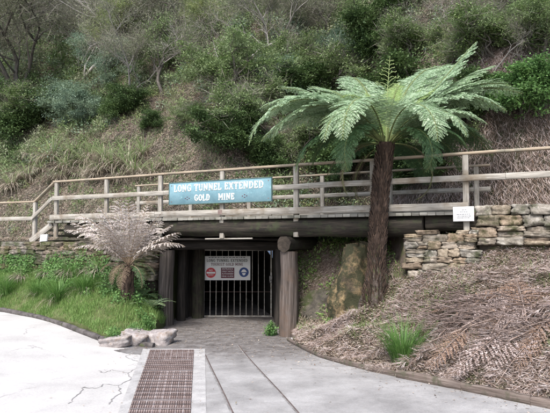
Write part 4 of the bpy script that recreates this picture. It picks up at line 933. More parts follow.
def plant(key, px, py, hpx, label, group=None, sx=1.0, rz=None, push=0.0, side=None):
    """stand one plant on the hillside where the ray through (px, py) meets the slope"""
    if side is None:
        b = hill_hit(px, py)
        if push: b = np.array([b[0], b[1] + push, float(hill_z(b[0], b[1] + push))])
    else: b = np.array(side, float)
    H = hpx * b[1] / FPX; pr = PROTO[key]; sc_ = H / pr[3]
    if not pr[4]: r_, kids = pr[0], [pr[1], pr[2]]; pr[4] = True
    else:
        r_ = pr[0].copy(); COL.objects.link(r_); kids = []
        for c in (pr[1], pr[2]): d = c.copy(); COL.objects.link(d); d.parent = r_; kids.append(d)
    r_.location = b - np.array([0, 0, .05]); r_.scale = (sc_ * sx, sc_ * sx, sc_); r_.rotation_euler = (0, 0, random.uniform(0, 6.28) if rz is None else rz)
    props(r_, label, pr[5], group)
    return r_
GU, GS = 'trees on the hillside', 'shrubs on the hillside'
PL = [  # kind, pixel x, base y, height px, width factor, label
 ('wisp', 18, 100, 150, 1.2, 'tallest grey wispy tree at the far upper left'),
 ('wisp2', 60, 95, 140, 1.2, 'grey wispy leaning tree left of the blue-green wattle'),
 ('feather', 108, 92, 85, 1.1, 'blue-green feathery wattle tree at upper left'),
 ('tealbush', 62, 118, 48, 1.5, 'low blue-green shrub under the wispy trees at left'),
 ('darkbush', 10, 138, 60, 1.3, 'dark green shrub at the left edge above the tussocks'),
 ('mixbush', 35, 128, 42, 1.4, 'small mottled shrub next to the dark shrub at the left edge'),
 ('tealbush', 92, 124, 40, 1.4, 'rounded blue-green shrub above the strap-leaved tussocks'),
 ('darkbush', 118, 118, 38, 1.3, 'small dark shrub to the right of the rounded blue-green shrub'),
 ('golden', 140, 60, 85, 1.1, 'yellow-green open tree right of the wattle at the top'),
 ('wisp', 95, 40, 90, 1.3, 'grey wispy tree behind the blue-green wattle'),
 ('wisp2', 128, 98, 90, 1.0, 'thin pale-barked tree between the wattle and the dark-trunked tree'),
 ('leafy2', 163, 97, 110, 1.0, 'dark single-trunked tree standing above the bare litter slope'),
 ('leafy', 214, 112, 90, 1.3, 'broad light green tree with forked dark trunk above the blue sign'),
 ('golden', 207, 42, 60, 1.1, 'bright yellow-green tree top behind the broad light green tree'),
 ('bare', 235, 78, 100, 1.0, 'bare pale-branched tree right of the broad light green tree'),
 ('wisp', 180, 45, 80, 1.3, 'high grey wispy tree above the dark-trunked tree'),
 ('mixbush', 188, 125, 26, 1.2, 'small shrub on the litter slope left of the forked trunk'),
 ('darkbush', 236, 150, 52, 1.3, 'dark shrub right above the right half of the blue sign'),
 ('mixbush', 252, 128, 62, 1.3, 'mottled green shrub beside the left tip of the tree fern'),
 ('tealbush', 272, 92, 50, 1.2, 'blue-green shrub above the left fern tip'),
 ('leafy', 292, 100, 80, 1.2, 'thick mid green tree behind the left half of the fern crown'),
 ('wisp2', 268, 50, 85, 1.1, 'grey thin tree above the blue-green shrub near the top centre'),
 ('darkbush', 310, 118, 60, 1.4, 'dark shrub behind the left part of the fern crown'),
 ('mixbush', 335, 95, 58, 1.5, 'grey-green shrub above the middle of the fern crown'),
 ('wisp', 325, 48, 80, 1.2, 'wispy tree at the top centre with dark stems'),
 ('leafy2', 366, 78, 95, 1.1, 'tall dark-stemmed tree over the pale fiddlehead'),
 ('darkbush', 385, 62, 66, 1.4, 'dark drooping shrub in the shadowy gully behind the fiddlehead'),
 ('tealbush', 352, 62, 45, 1.2, 'blue-green shrub in the gully top left of the fiddlehead'),
 ('darkbush', 405, 118, 70, 1.5, 'dark shrub behind the right half of the fern crown'),
 ('mixbush', 418, 60, 50, 1.3, 'mottled shrub right of the fiddlehead near the top'),
 ('golden', 450, 85, 75, 1.2, 'pale yellow-green tree above the highest frond on the right'),
 ('bare', 427, 50, 80, 1.0, 'pale-trunked bare tree near the top right of centre'),
 ('bare', 492, 85, 85, .9, 'bare thin tree with a leaning stem above the right frond tips'),
 ('darkbush', 470, 130, 60, 1.3, 'dark shrub just behind the right frond tips'),
 ('bush', 522, 122, 62, 1.3, 'bright green leafy shrub topping the dead-fern mound at right'),
 ('bush', 545, 112, 60, 1.2, 'bright green leafy shrub cut by the right edge'),
 ('mixbush', 500, 60, 60, 1.5, 'tall mottled shrub at the upper right'),
 ('leafy', 540, 60, 70, 1.3, 'leafy green tree in the top right corner'),
 ('wisp2', 470, 40, 70, 1.3, 'grey wispy tree high above the right fronds'),
 ('wisp', 520, 22, 60, 1.3, 'wispy tree along the top edge at the right'),
 ('golden', 12, 40, 60, 1.3, 'pale yellow-green tree in the top left corner'),
 ('mixbush', 300, 160, 50, 1.4, 'shady shrub behind the rails left of the fern trunk'),
 ('darkbush', 345, 175, 70, 1.5, 'dark shrub in the gully just left of the fern trunk'),
 ('darkbush', 425, 185, 70, 1.5, 'dark shrub in the gully right of the fern trunk'),
 ('darkbush', 270, 172, 40, 1.3, 'low dark shrub behind the right end of the blue sign'),
 ('mixbush', 448, 165, 48, 1.2, 'shady shrub against the left side of the dead-fern mound'),
 ('wisp', 60, 30, 60, 1.5, 'wispy grey tree along the top edge at the left'),
 ('leafy2', 240, 20, 60, 1.4, 'dark-stemmed tree along the top edge near the centre'),
 ('leafy', 395, 20, 60, 1.5, 'mid green tree along the top edge over the fiddlehead'),
 ('darkbush', 150, 130, 22, 1.2, 'lowest small dark shrub on the open litter slope'),
]
for (k_, px, py, h_, w_, lb) in PL: plant(k_, px, py, h_, lb, GS if 'bush' in k_ else GU, w_)
# wood closing the view on the upper slopes: one mass
def scatter_hill(n, x0, x1, v0, v1):
    x = rng.uniform(x0, x1, n); v = v0 + (v1 - v0) * rng.random(n); y = Yf(x) + v; return x, y, hill_z(x, y)
def lump(x, y, f, z0=0): return bil(NZ, (np.asarray(x) * f) % 55, (np.asarray(y) * f + z0) % 85)
mb = MB(); NC = 9500
x, y, z = scatter_hill(NC, -17.5, 16, .5, 24); vv = y - Yf(x)
op = .5 * np.exp(-((x + 4.2) / 3.4) ** 2) * (1 - ss(2.8, 5.0, vv)); op = np.maximum(op, .62 * (1 - ss(1.4, 3.0, vv)) * (x < -.5)); op = np.maximum(op, .97 * (x > 3) * (1 - ss(2.0, 3.0, vv)))
keep = (rng.random(NC) > op * 1.02) & (np.abs(x) < y * .56 + 1.5); x, y, z, vv, op = x[keep], y[keep], z[keep], vv[keep], op[keep]
for i_ in range(len(x)):
    rad = random.uniform(.18, .5) * (1 + .8 * float(ss(5, 12, vv[i_]))); rad *= .62 if op[i_] > .3 else 1; m_ = int(125 * rad / .3 * (.8 if y[i_] < 22 else .5)); big = 1.25 + .9 * float(ss(16, 28, y[i_]))
    v_ = rng.normal(size=(m_, 3)); v_ /= np.linalg.norm(v_, axis=1)[:, None]; v_ *= rad * rng.random(m_)[:, None] ** .35; v_[:, 2] = np.abs(v_[:, 2]) * 1.3 - .05
    g = lump(x[i_], y[i_], 1.1, 40) + random.gauss(0, .22); mi_ = 0 if g < -.30 else 1 if g < .0 else 2 if g < .25 else 3 if g < .42 else 4
    sh = random.choice([(.05, .11, .016, .03), (.04, .08, .022, .04), (.08, .17, .007, .014)])
    leaves(mb, np.array([x[i_], y[i_], z[i_]]) + v_, rdir(m_) + v_ / rad * .4, nrm(rdir(m_) * .8 + v_ / rad + np.array([0, 0, .6])), rng.uniform(sh[0], sh[1], m_) * big, rng.uniform(sh[2], sh[3], m_) * big, mi=mi_)
props(mb.build('undergrowth', [LF['dark'], LF['mid'], LF['grey'], LF['teal'], LF['yellow']]), kind='stuff')
mb = MB(); x, y, z = scatter_hill(60000, -60, 60, 14, 60); hh = rng.random(len(x)) * 2.5
leaves(mb, np.stack([x, y, z + hh], 1), rdir(len(x)), rdir(len(x)) + np.array([0, -.4, 1]), rng.uniform(.2, .5, len(x)), rng.uniform(.1, .22, len(x)))
props(mb.build('distant_forest', LF['mid']), kind='stuff')
# dry leaf, stick and straw litter of the hillside
LT = {}
LT['brown'] = m_leaf('brown_litter', [(.10, .07, .05), (.20, .15, .115), (.30, .24, .19), (.38, .33, .28), (.14, .12, .08)], .1, .85, .1)
LT['pink'] = m_leaf('pale_dry_litter', [(.07, .045, .032), (.17, .12, .095), (.33, .26, .235), (.54, .475, .455), (.17, .105, .065)], .15, .85, .1)
def straw(mb, x, y, z, L, W, down=.6, mi=0, lift=.05, dxy=(-.45, -.9)):
    n = len(x); d = rng.normal(size=(n, 3)) * np.array([1, 1, .35]) + np.array([dxy[0], dxy[1], -.8]) * down
    leaves(mb, np.stack([x, y, z + rng.random(n) * lift + .01], 1), d, rdir(n) * .5 + np.array([-.3, -.6, 1]), rng.uniform(*L, n), rng.uniform(*W, n), mi=mi)
mb = MB(); x, y, z = scatter_hill(300000, -13, 9, .05, 9); straw(mb, x, y, z, (.05, .20), (.005, .013), .8, 0, .12, (-.2, -.9))
x, y, z = scatter_hill(70000, -13, 9, .05, 9); n = len(x); leaves(mb, np.stack([x, y, z + rng.random(n) * .08], 1), rdir(n), rdir(n) * .7 + np.array([0, -.5, 1]), rng.uniform(.03, .09, n), rng.uniform(.015, .04, n), mi=0)
x, y, z = scatter_hill(110000, 3.0, 9, .05, 3.4); straw(mb, x, y, z, (.08, .36), (.003, .009), 2.2, 1, .16, (-.2, -.9))
x, y, z = scatter_hill(16000, -15, 3, .1, 8); k = lump(x, y, 3, 70); ok = k > -.05; x, y, z = x[ok], y[ok], z[ok]; n = len(x)
blades(mb, np.stack([x, y, z], 1), rng.normal(-PI / 2 - .3, .9, n), rng.uniform(.15, .5, n), rng.uniform(.006, .014, n), rng.uniform(.5, 1.2, n), rng.uniform(.6, 1.5, n), 4, mi=0)
props(mb.build('leaf_litter', [LT['brown'], LT['pink']]), kind='stuff')
# dry grass skirts and strap leaved tussocks on the left of the slope
TG = {}
TG['green'] = m_leaf('tussock_blade', [(.16, .23, .08), (.25, .33, .14), (.36, .42, .24), (.30, .30, .18)], .35, .5, .4)
TG['dry'] = m_leaf('dry_tussock_blade', [(.18, .15, .11), (.32, .28, .22), (.44, .39, .33)], .2, .8, .1)
TG['grass'] = m_leaf('bank_grass_blade', [(.08, .16, .035), (.14, .25, .06), (.21, .33, .10), (.28, .36, .14)], .35, .5, .3)
TG['lush'] = m_leaf('lush_grass_blade', [(.06, .14, .03), (.10, .21, .045), (.16, .28, .08)], .35, .5, .35)
def tussock_proto(key, n, L, W, dry, cat='tussock', green='green', lean=(.05, .7), droop=(.6, 1.6), spread=.12, name='tussock'):
    root = empty(name, (0, 0, 0)); mb = MB(); a = rng.uniform(0, 2 * PI, n); c = np.stack([np.cos(a), np.sin(a), np.zeros(n)], 1) * (rng.random(n)[:, None] * spread)
    blades(mb, c, a, rng.uniform(*L, n), W * rng.uniform(.7, 1.2, n), rng.uniform(*lean, n), rng.uniform(*droop, n), 5); k1 = mb.build('green_blades', TG[green], root); kids = [k1]
    if dry:
        mb = MB(); m_ = dry; a = rng.uniform(0, 2 * PI, m_); c = np.stack([np.cos(a), np.sin(a), np.zeros(m_)], 1) * (rng.random(m_)[:, None] * spread)
        blades(mb, c, a, rng.uniform(L[0], L[1], m_), W * .6, rng.uniform(.6, 1.2, m_), rng.uniform(1.2, 2.1, m_), 5); kids.append(mb.build('dry_skirt', TG['dry'], root))
    PROTO[key] = [root, kids, L[1], False, cat]
def tuft(key, loc, s, label, group=None):
    pr = PROTO[key]
    if not pr[3]: r_ = pr[0]; pr[3] = True
    else:
        r_ = pr[0].copy(); COL.objects.link(r_)
        for c in pr[1]: d = c.copy(); COL.objects.link(d); d.parent = r_
    s *= 1.55 if 'flax' in key else 1; r_.location = loc; r_.scale = (s, s, s); r_.rotation_euler = (0, 0, random.uniform(0, 6.28)); props(r_, label, pr[4], group); return r_
tussock_proto('flax', 60, (.4, .85), .034, 130)
tussock_proto('flax2', 30, (.35, .75), .032, 220)
GT_ = 'strap-leaved tussocks along the slope'
for (px, py, s, k_, lb) in ((52, 160, .95, 'flax', 'upper green strap-leaved tussock above the low step railing'), (73, 158, .9, 'flax', 'upper green tussock, second from the left, higher than the rail posts'), (80, 176, .8, 'flax2', 'half-dry tussock just above the first handrail post'),
      (98, 176, .85, 'flax2', 'half-dry tussock left of the densest green tussock'), (112, 172, 1.05, 'flax', 'densest green strap-leaved tussock above the second rail post'), (128, 168, .95, 'flax', 'green tussock at the right end of the tussock row'), (143, 158, .75, 'flax', 'small green tussock right of and above the tussock row'),
      (120, 182, .7, 'flax2', 'straw-skirted tussock between the second and third rail posts'), (42, 172, .8, 'flax2', 'straw-skirted tussock between the step railing and the upper tussock'), (66, 170, .8, 'flax', 'green tussock directly over the first handrail post'), (86, 166, .8, 'flax', 'green tussock in the middle of the row'), (104, 163, .8, 'flax', 'green tussock just above the densest one'), (135, 176, .8, 'flax', 'green tussock above the third rail post'), (165, 168, .6, 'flax2', 'small dry tussock farthest right, up the slope from the blue sign'),
      (28, 180, .9, 'flax2', 'brown half-dry tussock above the left step railing'), (12, 190, .9, 'flax2', 'brown tussock at the left edge above the railing'), (60, 182, .8, 'flax2', 'brown tussock hanging over the slope by the top of the steps'),
      (152, 176, .7, 'flax2', 'mostly dry tussock left of the blue sign'), (92, 157, .7, 'flax', 'pale green tussock between the upper and lower tussocks'), (30, 158, .7, 'flax2', 'small dry tussock under the dark shrub at the left')):
    tuft(k_, hill_hit(px, py) - np.array([0, 0, .04]), s, lb, GT_)
mb = MB(); x, y, z = scatter_hill(60000, -15, 3, .1, 9); k = lump(x, y, 2.6, 15); ok = k > .04; x, y, z = x[ok], y[ok], z[ok]; n = len(x)
leaves(mb, np.stack([x, y, z + rng.random(n) ** 2 * .2], 1), rdir(n), rdir(n) * .6 + np.array([0, -.4, 1]), rng.uniform(.03, .09, n), rng.uniform(.012, .035, n))
blades(mb, np.stack([x, y, z], 1)[::2], rng.uniform(0, 6.28, (n + 1) // 2), rng.uniform(.1, .3, (n + 1) // 2), .012, .4, 1.0, 3, mi=1)
props(mb.build('slope_weeds', [LF['mid'], TG['green']]), kind='stuff')
# small ferns in the shade of the gully
def fernlet(px, py, label, n, L, key='f', loc=None, mat='under', grp='small ferns'):
    b = hill_hit(px, py) if loc is None else np.array(loc); root = empty('fern', b, label, 'fern', grp)
    for k in range(n):
        a = 2 * PI * k / n + random.uniform(-.3, .3); frond(root, b + Zu * .03, a, L * random.uniform(.8, 1.1), R(random.uniform(35, 65)), random.uniform(1.0, 1.7), FR[mat], FR['rach'], npin=18, wide=.42, npl=7, droop=.2, pw=.9)
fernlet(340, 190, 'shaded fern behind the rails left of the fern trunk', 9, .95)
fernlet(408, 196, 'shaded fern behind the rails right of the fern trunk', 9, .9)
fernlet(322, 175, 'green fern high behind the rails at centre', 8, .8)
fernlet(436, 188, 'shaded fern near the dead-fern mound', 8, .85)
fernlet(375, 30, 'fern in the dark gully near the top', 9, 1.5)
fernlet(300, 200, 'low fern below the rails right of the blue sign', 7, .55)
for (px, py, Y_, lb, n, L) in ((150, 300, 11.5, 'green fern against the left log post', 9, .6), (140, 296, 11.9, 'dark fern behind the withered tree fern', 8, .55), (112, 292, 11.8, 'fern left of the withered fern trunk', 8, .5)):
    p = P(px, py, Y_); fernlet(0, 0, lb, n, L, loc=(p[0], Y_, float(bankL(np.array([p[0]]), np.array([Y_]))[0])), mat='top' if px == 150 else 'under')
# --- grass of the left bank
def bank_pts(n, x0, x1, f, y0f, y1f):
    x = rng.uniform(x0, x1, n); a = y0f(x); b = y1f(x); y = a + (b - a) * rng.random(n); return x, y, f(x, y)
wl = lambda x: 13.8 - .507 * (x + 5.57) - .12                     # foot of the walls
x, y, z = bank_pts(130000, -12, -2.42, bankL, lambda x: Ykerb(x) + .05, wl); k = lump(x, y, 4, 3)
mb = MB(); ok = rng.random(len(x)) < .62 + k
x, y, z, k = x[ok], y[ok], z[ok], k[ok]; n = len(x); near = y - Ykerb(x)
blades(mb, np.stack([x, y, z - .01], 1), rng.uniform(0, 2 * PI, n), rng.uniform(.04, .10, n) * (1 + np.clip(near, 0, 2) * .6 + np.clip(k, 0, 1)), .007, rng.uniform(.1, .7, n), rng.uniform(.2, 1.2, n), 2)
props(mb.build('grass', TG['grass']), kind='stuff')
mb = MB(); x, y, z = bank_pts(32000, -11, -2.45, bankL, lambda x: Ykerb(x) + .9, wl); k = lump(x, y, 5, 20); ok = k + .35 * ss(-1.0, 0, y - wl(x)) > .10; x, y, z = x[ok], y[ok], z[ok]; n = len(x)
leaves(mb, np.stack([x, y, z + rng.random(n) ** 1.5 * (.2 + .3 * ss(-.9, 0, y - wl(x)))], 1), rdir(n), rdir(n) * .6 + np.array([0, -.3, 1]), rng.uniform(.03, .08, n), rng.uniform(.02, .045, n))
props(mb.build('ground_cover', [LF['bright'], LF['mid']]), kind='stuff')
tussock_proto('clump', 420, (.35, .85), .012, 60, 'grass clump', 'lush', (.0, .7), (.6, 1.7), .22, 'grass_clump')
for (px, py, Y_, s, lb) in ((58, 300, 12.3, 1.0, 'largest lush grass clump on the left bank below the stone wall'), (38, 292, 12.9, .7, 'lush grass clump left of the largest clump'), (85, 290, 12.1, .75, 'grass clump between the largest clump and the withered fern'), (8, 288, 13.6, .9, 'lush grass clump at the left edge of the photo'), (72, 280, 12.9, .65, 'small grass clump close under the left stone wall')):
    p = P(px, py, Y_); tuft('clump', (p[0], Y_, float(bankL(np.array([p[0]]), np.array([Y_]))[0]) - .02), s, lb, 'grass clumps on the left bank')
for (px, py, Y_, s_, lb) in ((22, 268, 13.9, .75, 'dry brown tussock at the foot of the left wall near the photo edge'), (72, 270, 13.1, .85, 'dry brown tussock at the wall foot behind the largest grass clump'), (98, 274, 12.7, .9, 'dry brown tussock at the wall foot left of the withered fern'), (48, 266, 13.5, .6, 'small dry tussock under the white board')):
    p = P(px, py, Y_); tuft('flax2', (p[0], Y_, float(bankL(np.array([p[0]]), np.array([Y_]))[0]) - .02), s_ * .62, lb, 'dry tussocks along the left wall')
# --- right bank: dry fronds, straw, tuft, weeds
x, y, z = bank_pts(330000, .4, 8.5, bankR, lambda x: Yedge(x) + .05, lambda x: wl(x) + .05)
k = lump(x, y, 3, 9); k2 = lump(x, y, 7, 50); ok = (rng.random(len(x)) < .20 + .3 * ss(1.2, 3.2, x) + k * 1.1 + k2 * 1.1); x, y, z = x[ok], y[ok], z[ok]
mb = MB(); straw(mb, x, y, z, (.03, .13), (.0025, .008), .35, 0, .06)
for _ in range(150):                                         # matted dead fronds lying about
    cx = random.uniform(1.7, 6); cy = Yedge(cx) + random.uniform(.25, 3.0)
    if cy > wl(cx) - .1: continue
    a = random.uniform(-.6, 1.2) + (PI if random.random() < .5 else 0); L_ = random.uniform(.5, 1.2); m_ = 110; u = rng.random(m_) * L_; lat = np.where(rng.random(m_) < .5, -1, 1)
    bx = cx + np.cos(a) * u; by = cy + np.sin(a) * u; bz = bankR(bx, by) + .05 + .10 * np.sin(u / L_ * PI)
    D = np.stack([np.cos(a) * .5 - np.sin(a) * lat, np.sin(a) * .5 + np.cos(a) * lat, rng.normal(size=m_) * .25 - .1], 1)
    in_ = by > Yedge(bx) + .16; bx, by, bz, D, u = bx[in_], by[in_], bz[in_], D[in_], u[in_]; m_ = len(bx)
    if not m_: continue
    leaves(mb, np.stack([bx, by, bz], 1), D, rdir(m_) * .4 + np.array([0, -.3, 1]), .15 * np.sin(np.clip(u / L_, .05, 1) * 2.9) + .03, .008, mi=0)
x, y, z = bank_pts(110000, .4, 7, bankR, lambda x: Yedge(x) + .03, lambda x: wl(x) + .05); n = len(x)
leaves(mb, np.stack([x, y, z + .012 + rng.random(n) * .02], 1), rdir(n) * np.array([1, 1, .3]), rdir(n) * .5 + Zu, rng.uniform(.02, .06, n), rng.uniform(.012, .03, n), mi=1)
props(mb.build('dry_litter', [LT['pink'], LT['brown']]), kind='stuff')
mb = MB(); x, y, z = bank_pts(26000, .4, 8, bankR, lambda x: Yedge(x) + .5, lambda x: wl(x) + .6); k = lump(x, y, 3.4, 60)
ok = (k + .5 * np.exp(-((x - 2.1) / 1.0) ** 2 - ((y - 8.9) / .9) ** 2) + .3 * ss(3.4, 4.2, x) * ss(7, 7.8, y) > .06) & (y > Yedge(x) + .9); x, y, z = x[ok], y[ok], z[ok]; n = len(x); blades(mb, np.stack([x, y, z - .01], 1), rng.uniform(0, 2 * PI, n), rng.uniform(.05, .16, n), .007, rng.uniform(.1, .8, n), rng.uniform(.2, 1.2, n), 2)
x, y = rng.uniform(.42, 2.3, 14000), rng.uniform(10.0, 12.9, 14000); straw(mb, x, y, bankR(x, y), (.03, .14), (.004, .014), .8, 1, .07)
x, y = rng.uniform(.42, 2.3, 9000), rng.uniform(10.2, 12.9, 9000); z = bankR(x, y); n = len(x); ok = lump(x, y, 5, 33) > -.02; x, y, z = x[ok], y[ok], z[ok]; n = len(x)
leaves(mb, np.stack([x, y, z + rng.random(n) ** 2 * .22], 1), rdir(n), rdir(n) * .6 + np.array([0, -.4, 1]), rng.uniform(.04, .1, n), rng.uniform(.015, .04, n))
props(mb.build('weeds', [TG['grass'], LT['brown']]), kind='stuff')
tussock_proto('tuft', 420, (.3, .62), .009, 60, 'grass tuft', 'lush', (.0, .4), (.3, 1.5), .12, 'grass_tuft')
p = gline(404, 358, .05); tuft('tuft', (p[0], p[1], float(bankR(np.array([p[0]]), np.array([p[1]]))[0]) - .02), 1.35, 'lone bright green grass tuft on the dry litter bank')
mb = MB(); c = gline(271, 334, -.17); n = 620; off = rng.normal(size=(n, 3)) * np.array([.055, .055, 0]); h_ = rng.random(n) * .30 * np.exp(-np.hypot(off[:, 0], off[:, 1]) * 4)
leaves(mb, v3(c, -.2) + off + h_[:, None] * Zu, rdir(n), rdir(n) * .5 + Zu, rng.uniform(.03, .07, n), rng.uniform(.015, .035, n)); blades(mb, np.repeat([v3(c, -.2)], 60, 0) + rng.normal(size=(60, 3)) * np.array([.04, .04, 0]), rng.uniform(0, 6.28, 60), rng.uniform(.15, .3, 60), .01, .2, .8, 3)
props(mb.build('weed_clump', LF['bright'], origin=v3(c, -.2)), 'bright green weed clump at the inner foot of the right log post', 'weed')
for (cx, cy, n, lb) in ((-2.52, 10.75, 520, 'leafy green weeds at the foot of the left log post'), (-2.62, 10.1, 420, 'low leafy weeds growing behind the boulders'), (-2.9, 9.9, 260, 'sprig of green weeds between the boulders and the grass')):
    mb = MB(); zb_ = float(bankL(np.array([min(cx, -2.45)]), np.array([cy]))[0]); off = np.clip(rng.normal(size=(n, 3)), -1.8, 1.8) * np.array([.08, .08, 0]); h_ = rng.random(n) * .26 * np.exp(-np.hypot(off[:, 0], off[:, 1]) * 3)
    leaves(mb, np.array([cx, cy, zb_]) + off + h_[:, None] * Zu, rdir(n), rdir(n) * .5 + Zu, rng.uniform(.03, .07, n), rng.uniform(.012, .03, n)); blades(mb, np.repeat([[cx, cy, zb_]], 120, 0) + rng.normal(size=(120, 3)) * np.array([.06, .06, 0]), rng.uniform(0, 6.28, 120), rng.uniform(.1, .25, 120), .008, .3, .9, 3)
    props(mb.build('weed_clump', LF['bright'], origin=(cx, cy, zb_)), lb, 'weed')
# dead branches on the right bank (pixel ends of what shows in the photo, laid on the slope)
def bank_hit(px, py):
    d = ray(px, py)
    for k in range(900):
        Y = 4.5 + k * .008; p = np.array([0, 0, CAMZ]) + d * Y / d[1]
        if Y > Yedge(p[0]) and p[2] < float(bankR(np.array([p[0]]), np.array([Y]))[0]): return p
    return p
M['brush'] = m_wood('dead_branch_bark', [(.09, .06, .045), (.24, .18, .15), (.42, .35, .32)], sx=2, sy=10, isl=.3)
M['deadfronda'] = m_leaf('mauve_dead_frond', [(.16, .115, .095), (.30, .235, .215), (.46, .39, .37)], .15, .85, .1); M['deadfrondb'] = m_leaf('brown_dead_frond', [(.10, .06, .04), (.20, .13, .09), (.32, .23, .18)], .15, .85, .1)
BR = [((432, 352), (437, 318), .012, .02, 'upright reddish stick standing beside the grass tuft'), ((440, 330), (480, 352), .014, .02, 'broken stick sloping below the tuft'),
      ((470, 332), (512, 356), .016, .03, 'pale stick sloping down the middle of the litter bank'), ((430, 338), (545, 292), .022, .10, 'longest dead branch crossing the brush pile'),
      ((436, 332), (520, 306), .016, .14, 'dead branch along the top of the brush pile'), ((440, 342), (500, 318), .014, .06, 'thin dead branch low in the brush pile'),
      ((498, 356), (545, 352), .014, .03, 'short dead branch at the lower right edge'), ((430, 330), (470, 310), .014, .10, 'curved dead branch at the left end of the brush pile'),
      ((455, 345), (530, 330), .012, .05, 'straight thin stick under the brush pile'), ((380, 258), (420, 316), .008, .04, 'long thin stick leaning below the fern trunk'), ((520, 330), (548, 285), .016, .08, 'dead branch rising at the right edge'),
      ((300, 346), (345, 352), .010, .02, 'fallen stick lying near the right log post'), ((500, 395), (470, 372), .010, .02, 'small stick just above the thick edging')]
for (a, b, r_, lf, lb) in BR:
    A_, B_ = bank_hit(*a), bank_hit(*b); k = 9; pts = []
    for i in range(k + 1):
        q = A_ + (B_ - A_) * i / k; zz = float(bankR(np.array([q[0]]), np.array([q[1]]))[0]) + r_ + lf * math.sin(PI * min(1, i / k + .1)); pts.append((q[0] + .03 * math.sin(i * 2.1 + a[0]), q[1], max(zz, q[2])))
    mb = MB(); tube(mb, pts, np.linspace(r_, r_ * .35, k + 1), 7, .2, 4)
    for e in range(3): i = random.randint(2, 7); q = np.array(pts[i]); dd = nrm(B_ - A_ + rng.normal(size=3) * .5 * np.linalg.norm(B_ - A_)); tube(mb, [q, q + dd * .12, q + dd * .24 + np.array([0, 0, .02])], [r_ * .5, r_ * .35, r_ * .15], 4)
    props(mb.build('dead_branch', M['brush'] if r_ < .018 else M['pale_bark'], smooth=True, origin=A_), lb, 'branch', 'dead branches on the litter bank')
# heap of cast-off dead fronds
BP = empty('brush_pile', bank_hit(485, 325), 'sprawling heap of long dead fern fronds on the right bank', 'brush pile')
for k in range(34):
    px, py = random.uniform(436, 560), 0; py = 338 - (px - 436) * .22 + random.gauss(0, 13); b = bank_hit(px, py) + Zu * random.uniform(.05, .22)
    a = random.choice([0, 0, PI]) + random.gauss(.25, .5); L_ = random.uniform(.8, 1.7); b = b - np.array([math.cos(a), math.sin(a), 0]) * L_ * .4
    z0 = float(bankR(np.array([b[0]]), np.array([b[1]]))[0]); e_ = b + np.array([math.cos(a), math.sin(a), 0]) * L_; e_[1] = max(e_[1], Yedge(e_[0]) + .15); z1 = float(bankR(np.array([e_[0]]), np.array([e_[1]]))[0])
    if b[1] < Yedge(b[0]) + .1: continue
    b[2] = z0 + random.uniform(.05, .22); sl_ = math.atan2(z1 + random.uniform(.03, .12) - b[2], L_)
    frond(BP, b, a, L_, sl_ + .15, .3, M['deadfrond' + random.choice('ab')], M['brush'], npin=16, wide=.42, npl=8, droop=.35, pw=.28, wf=1.2, stalk=.3, name='dead_frond', fwd=.9)
# fine brush in the pile: too many sticks to count
mb = MB()
for _ in range(520):
    px, py = random.gauss(478, 38), random.gauss(322, 11)
    if not (425 < px < 555): continue
    c = bank_hit(px, py); a = random.gauss(.3, .9) + (PI if random.random() < .5 else 0); L_ = random.uniform(.2, .7); d = np.array([math.cos(a), math.sin(a) * .6, random.uniform(-.1, .25)])
    c = c + Zu * random.uniform(.02, .26); tube(mb, [c, c + d * L_ * .5 + Zu * .02, c + d * L_], [.006, .005, .002], 4, cap=False)
M['brush2'] = m_wood('dead_frond_stalks', [(.07, .05, .04), (.2, .15, .13), (.38, .31, .29)], sx=2, sy=10, isl=.5)
props(mb.build('brushwood', M['brush2']), kind='stuff')
# fallen leaves and grit along the edges of the paving
mb = MB(); n = 16000; x = rng.uniform(-2.5, 3.2, n); y = rng.uniform(5, 13.3, n); e = np.where(y < 10.35, np.interp(-y, -EDGE[::-1, 1][::-1], EDGE[::-1, 0][::-1]), .3) - x
ok = (e > .02) & (rng.random(n) < np.exp(-e * 3.5) * .5 + ss(7.6, 10.5, y) * .42 + .02); x, y = x[ok], y[ok]; n = len(x); z = ground_z(x, y)
leaves(mb, np.stack([x, y, z + .012], 1), rdir(n) * np.array([1, 1, .12]), rdir(n) * .25 + Zu, rng.uniform(.012, .055, n), rng.uniform(.006, .024, n))
props(mb.build('fallen_leaves', LT['brown']), kind='stuff')

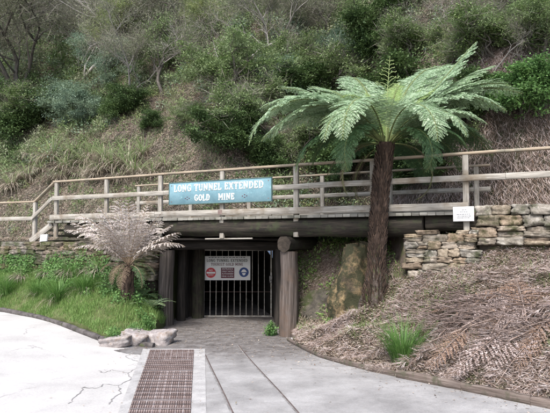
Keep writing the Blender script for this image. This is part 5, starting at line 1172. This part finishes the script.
# ---------------------------------------------------------------- light
w = bpy.data.worlds.new('World'); sc.world = w; w.use_nodes = True; nt = w.node_tree; nt.nodes.clear()
EL, AZ = 52, 200         # sun elevation, direction (degrees clockwise from +Y)
sky = nt.nodes.new('ShaderNodeTexSky'); sky.sky_type = 'NISHITA'; sky.sun_disc = False; sky.sun_elevation = R(EL); sky.sun_rotation = R(AZ); sky.air_density = 1.0; sky.dust_density = 3.0; sky.ozone_density = 1.0
bg = nt.nodes.new('ShaderNodeBackground'); bg.inputs[1].default_value = .11; ow = nt.nodes.new('ShaderNodeOutputWorld')
nt.links.new(sky.outputs[0], bg.inputs[0]); nt.links.new(bg.outputs[0], ow.inputs[0])
sn = bpy.data.lights.new('sun', 'SUN'); sn.energy = 1.5; sn.angle = R(14); sn.color = (1, .97, .92); so = bpy.data.objects.new('sun', sn); COL.objects.link(so)
dirv = Vector((math.sin(R(AZ)) * math.cos(R(EL)), math.cos(R(AZ)) * math.cos(R(EL)), math.sin(R(EL)))); so.rotation_euler = dirv.to_track_quat('Z', 'Y').to_euler(); so.location = (0, -5, 20)
sc.view_settings.view_transform = 'Standard'; sc.view_settings.look = 'None'; sc.view_settings.gamma = 1; sc.view_settings.exposure = 1.72; sc.view_settings.use_curve_mapping = False
sc.render.engine = 'CYCLES'; sc.cycles.max_bounces = 6; sc.cycles.transparent_max_bounces = 4
# small pieces belong to the part they sit on
SUB = {'mine_sign': ('panel', ('letter', 'ornament', 'screw', 'border')), 'gate_sign': ('panel', ('lettering', 'print', 'red_circle', 'white_bar', 'maroon_panel', 'blue_circle', 'helmet_symbol')),
       'notice': ('panel', ('print',)), 'barred_gate': ('gate_frame', ('lock', 'hinge')), 'footbridge': ('rail_post', ('bolt_plate',))}
for o in list(COL.objects):
    if o.parent is None and o.name in SUB:
        pn, ks = SUB[o.name]; par = [c for c in o.children if c.name.split('.')[0] == pn]
        if par:
            for c in list(o.children):
                if c.name.split('.')[0] in ks: c.parent = par[0]
# sources of copies that were never placed
for k_, pr in PROTO.items():
    used = pr[4] if len(pr) == 6 else pr[3]
    if not used:
        for c in list(pr[0].children): bpy.data.objects.remove(c)
        bpy.data.objects.remove(pr[0])
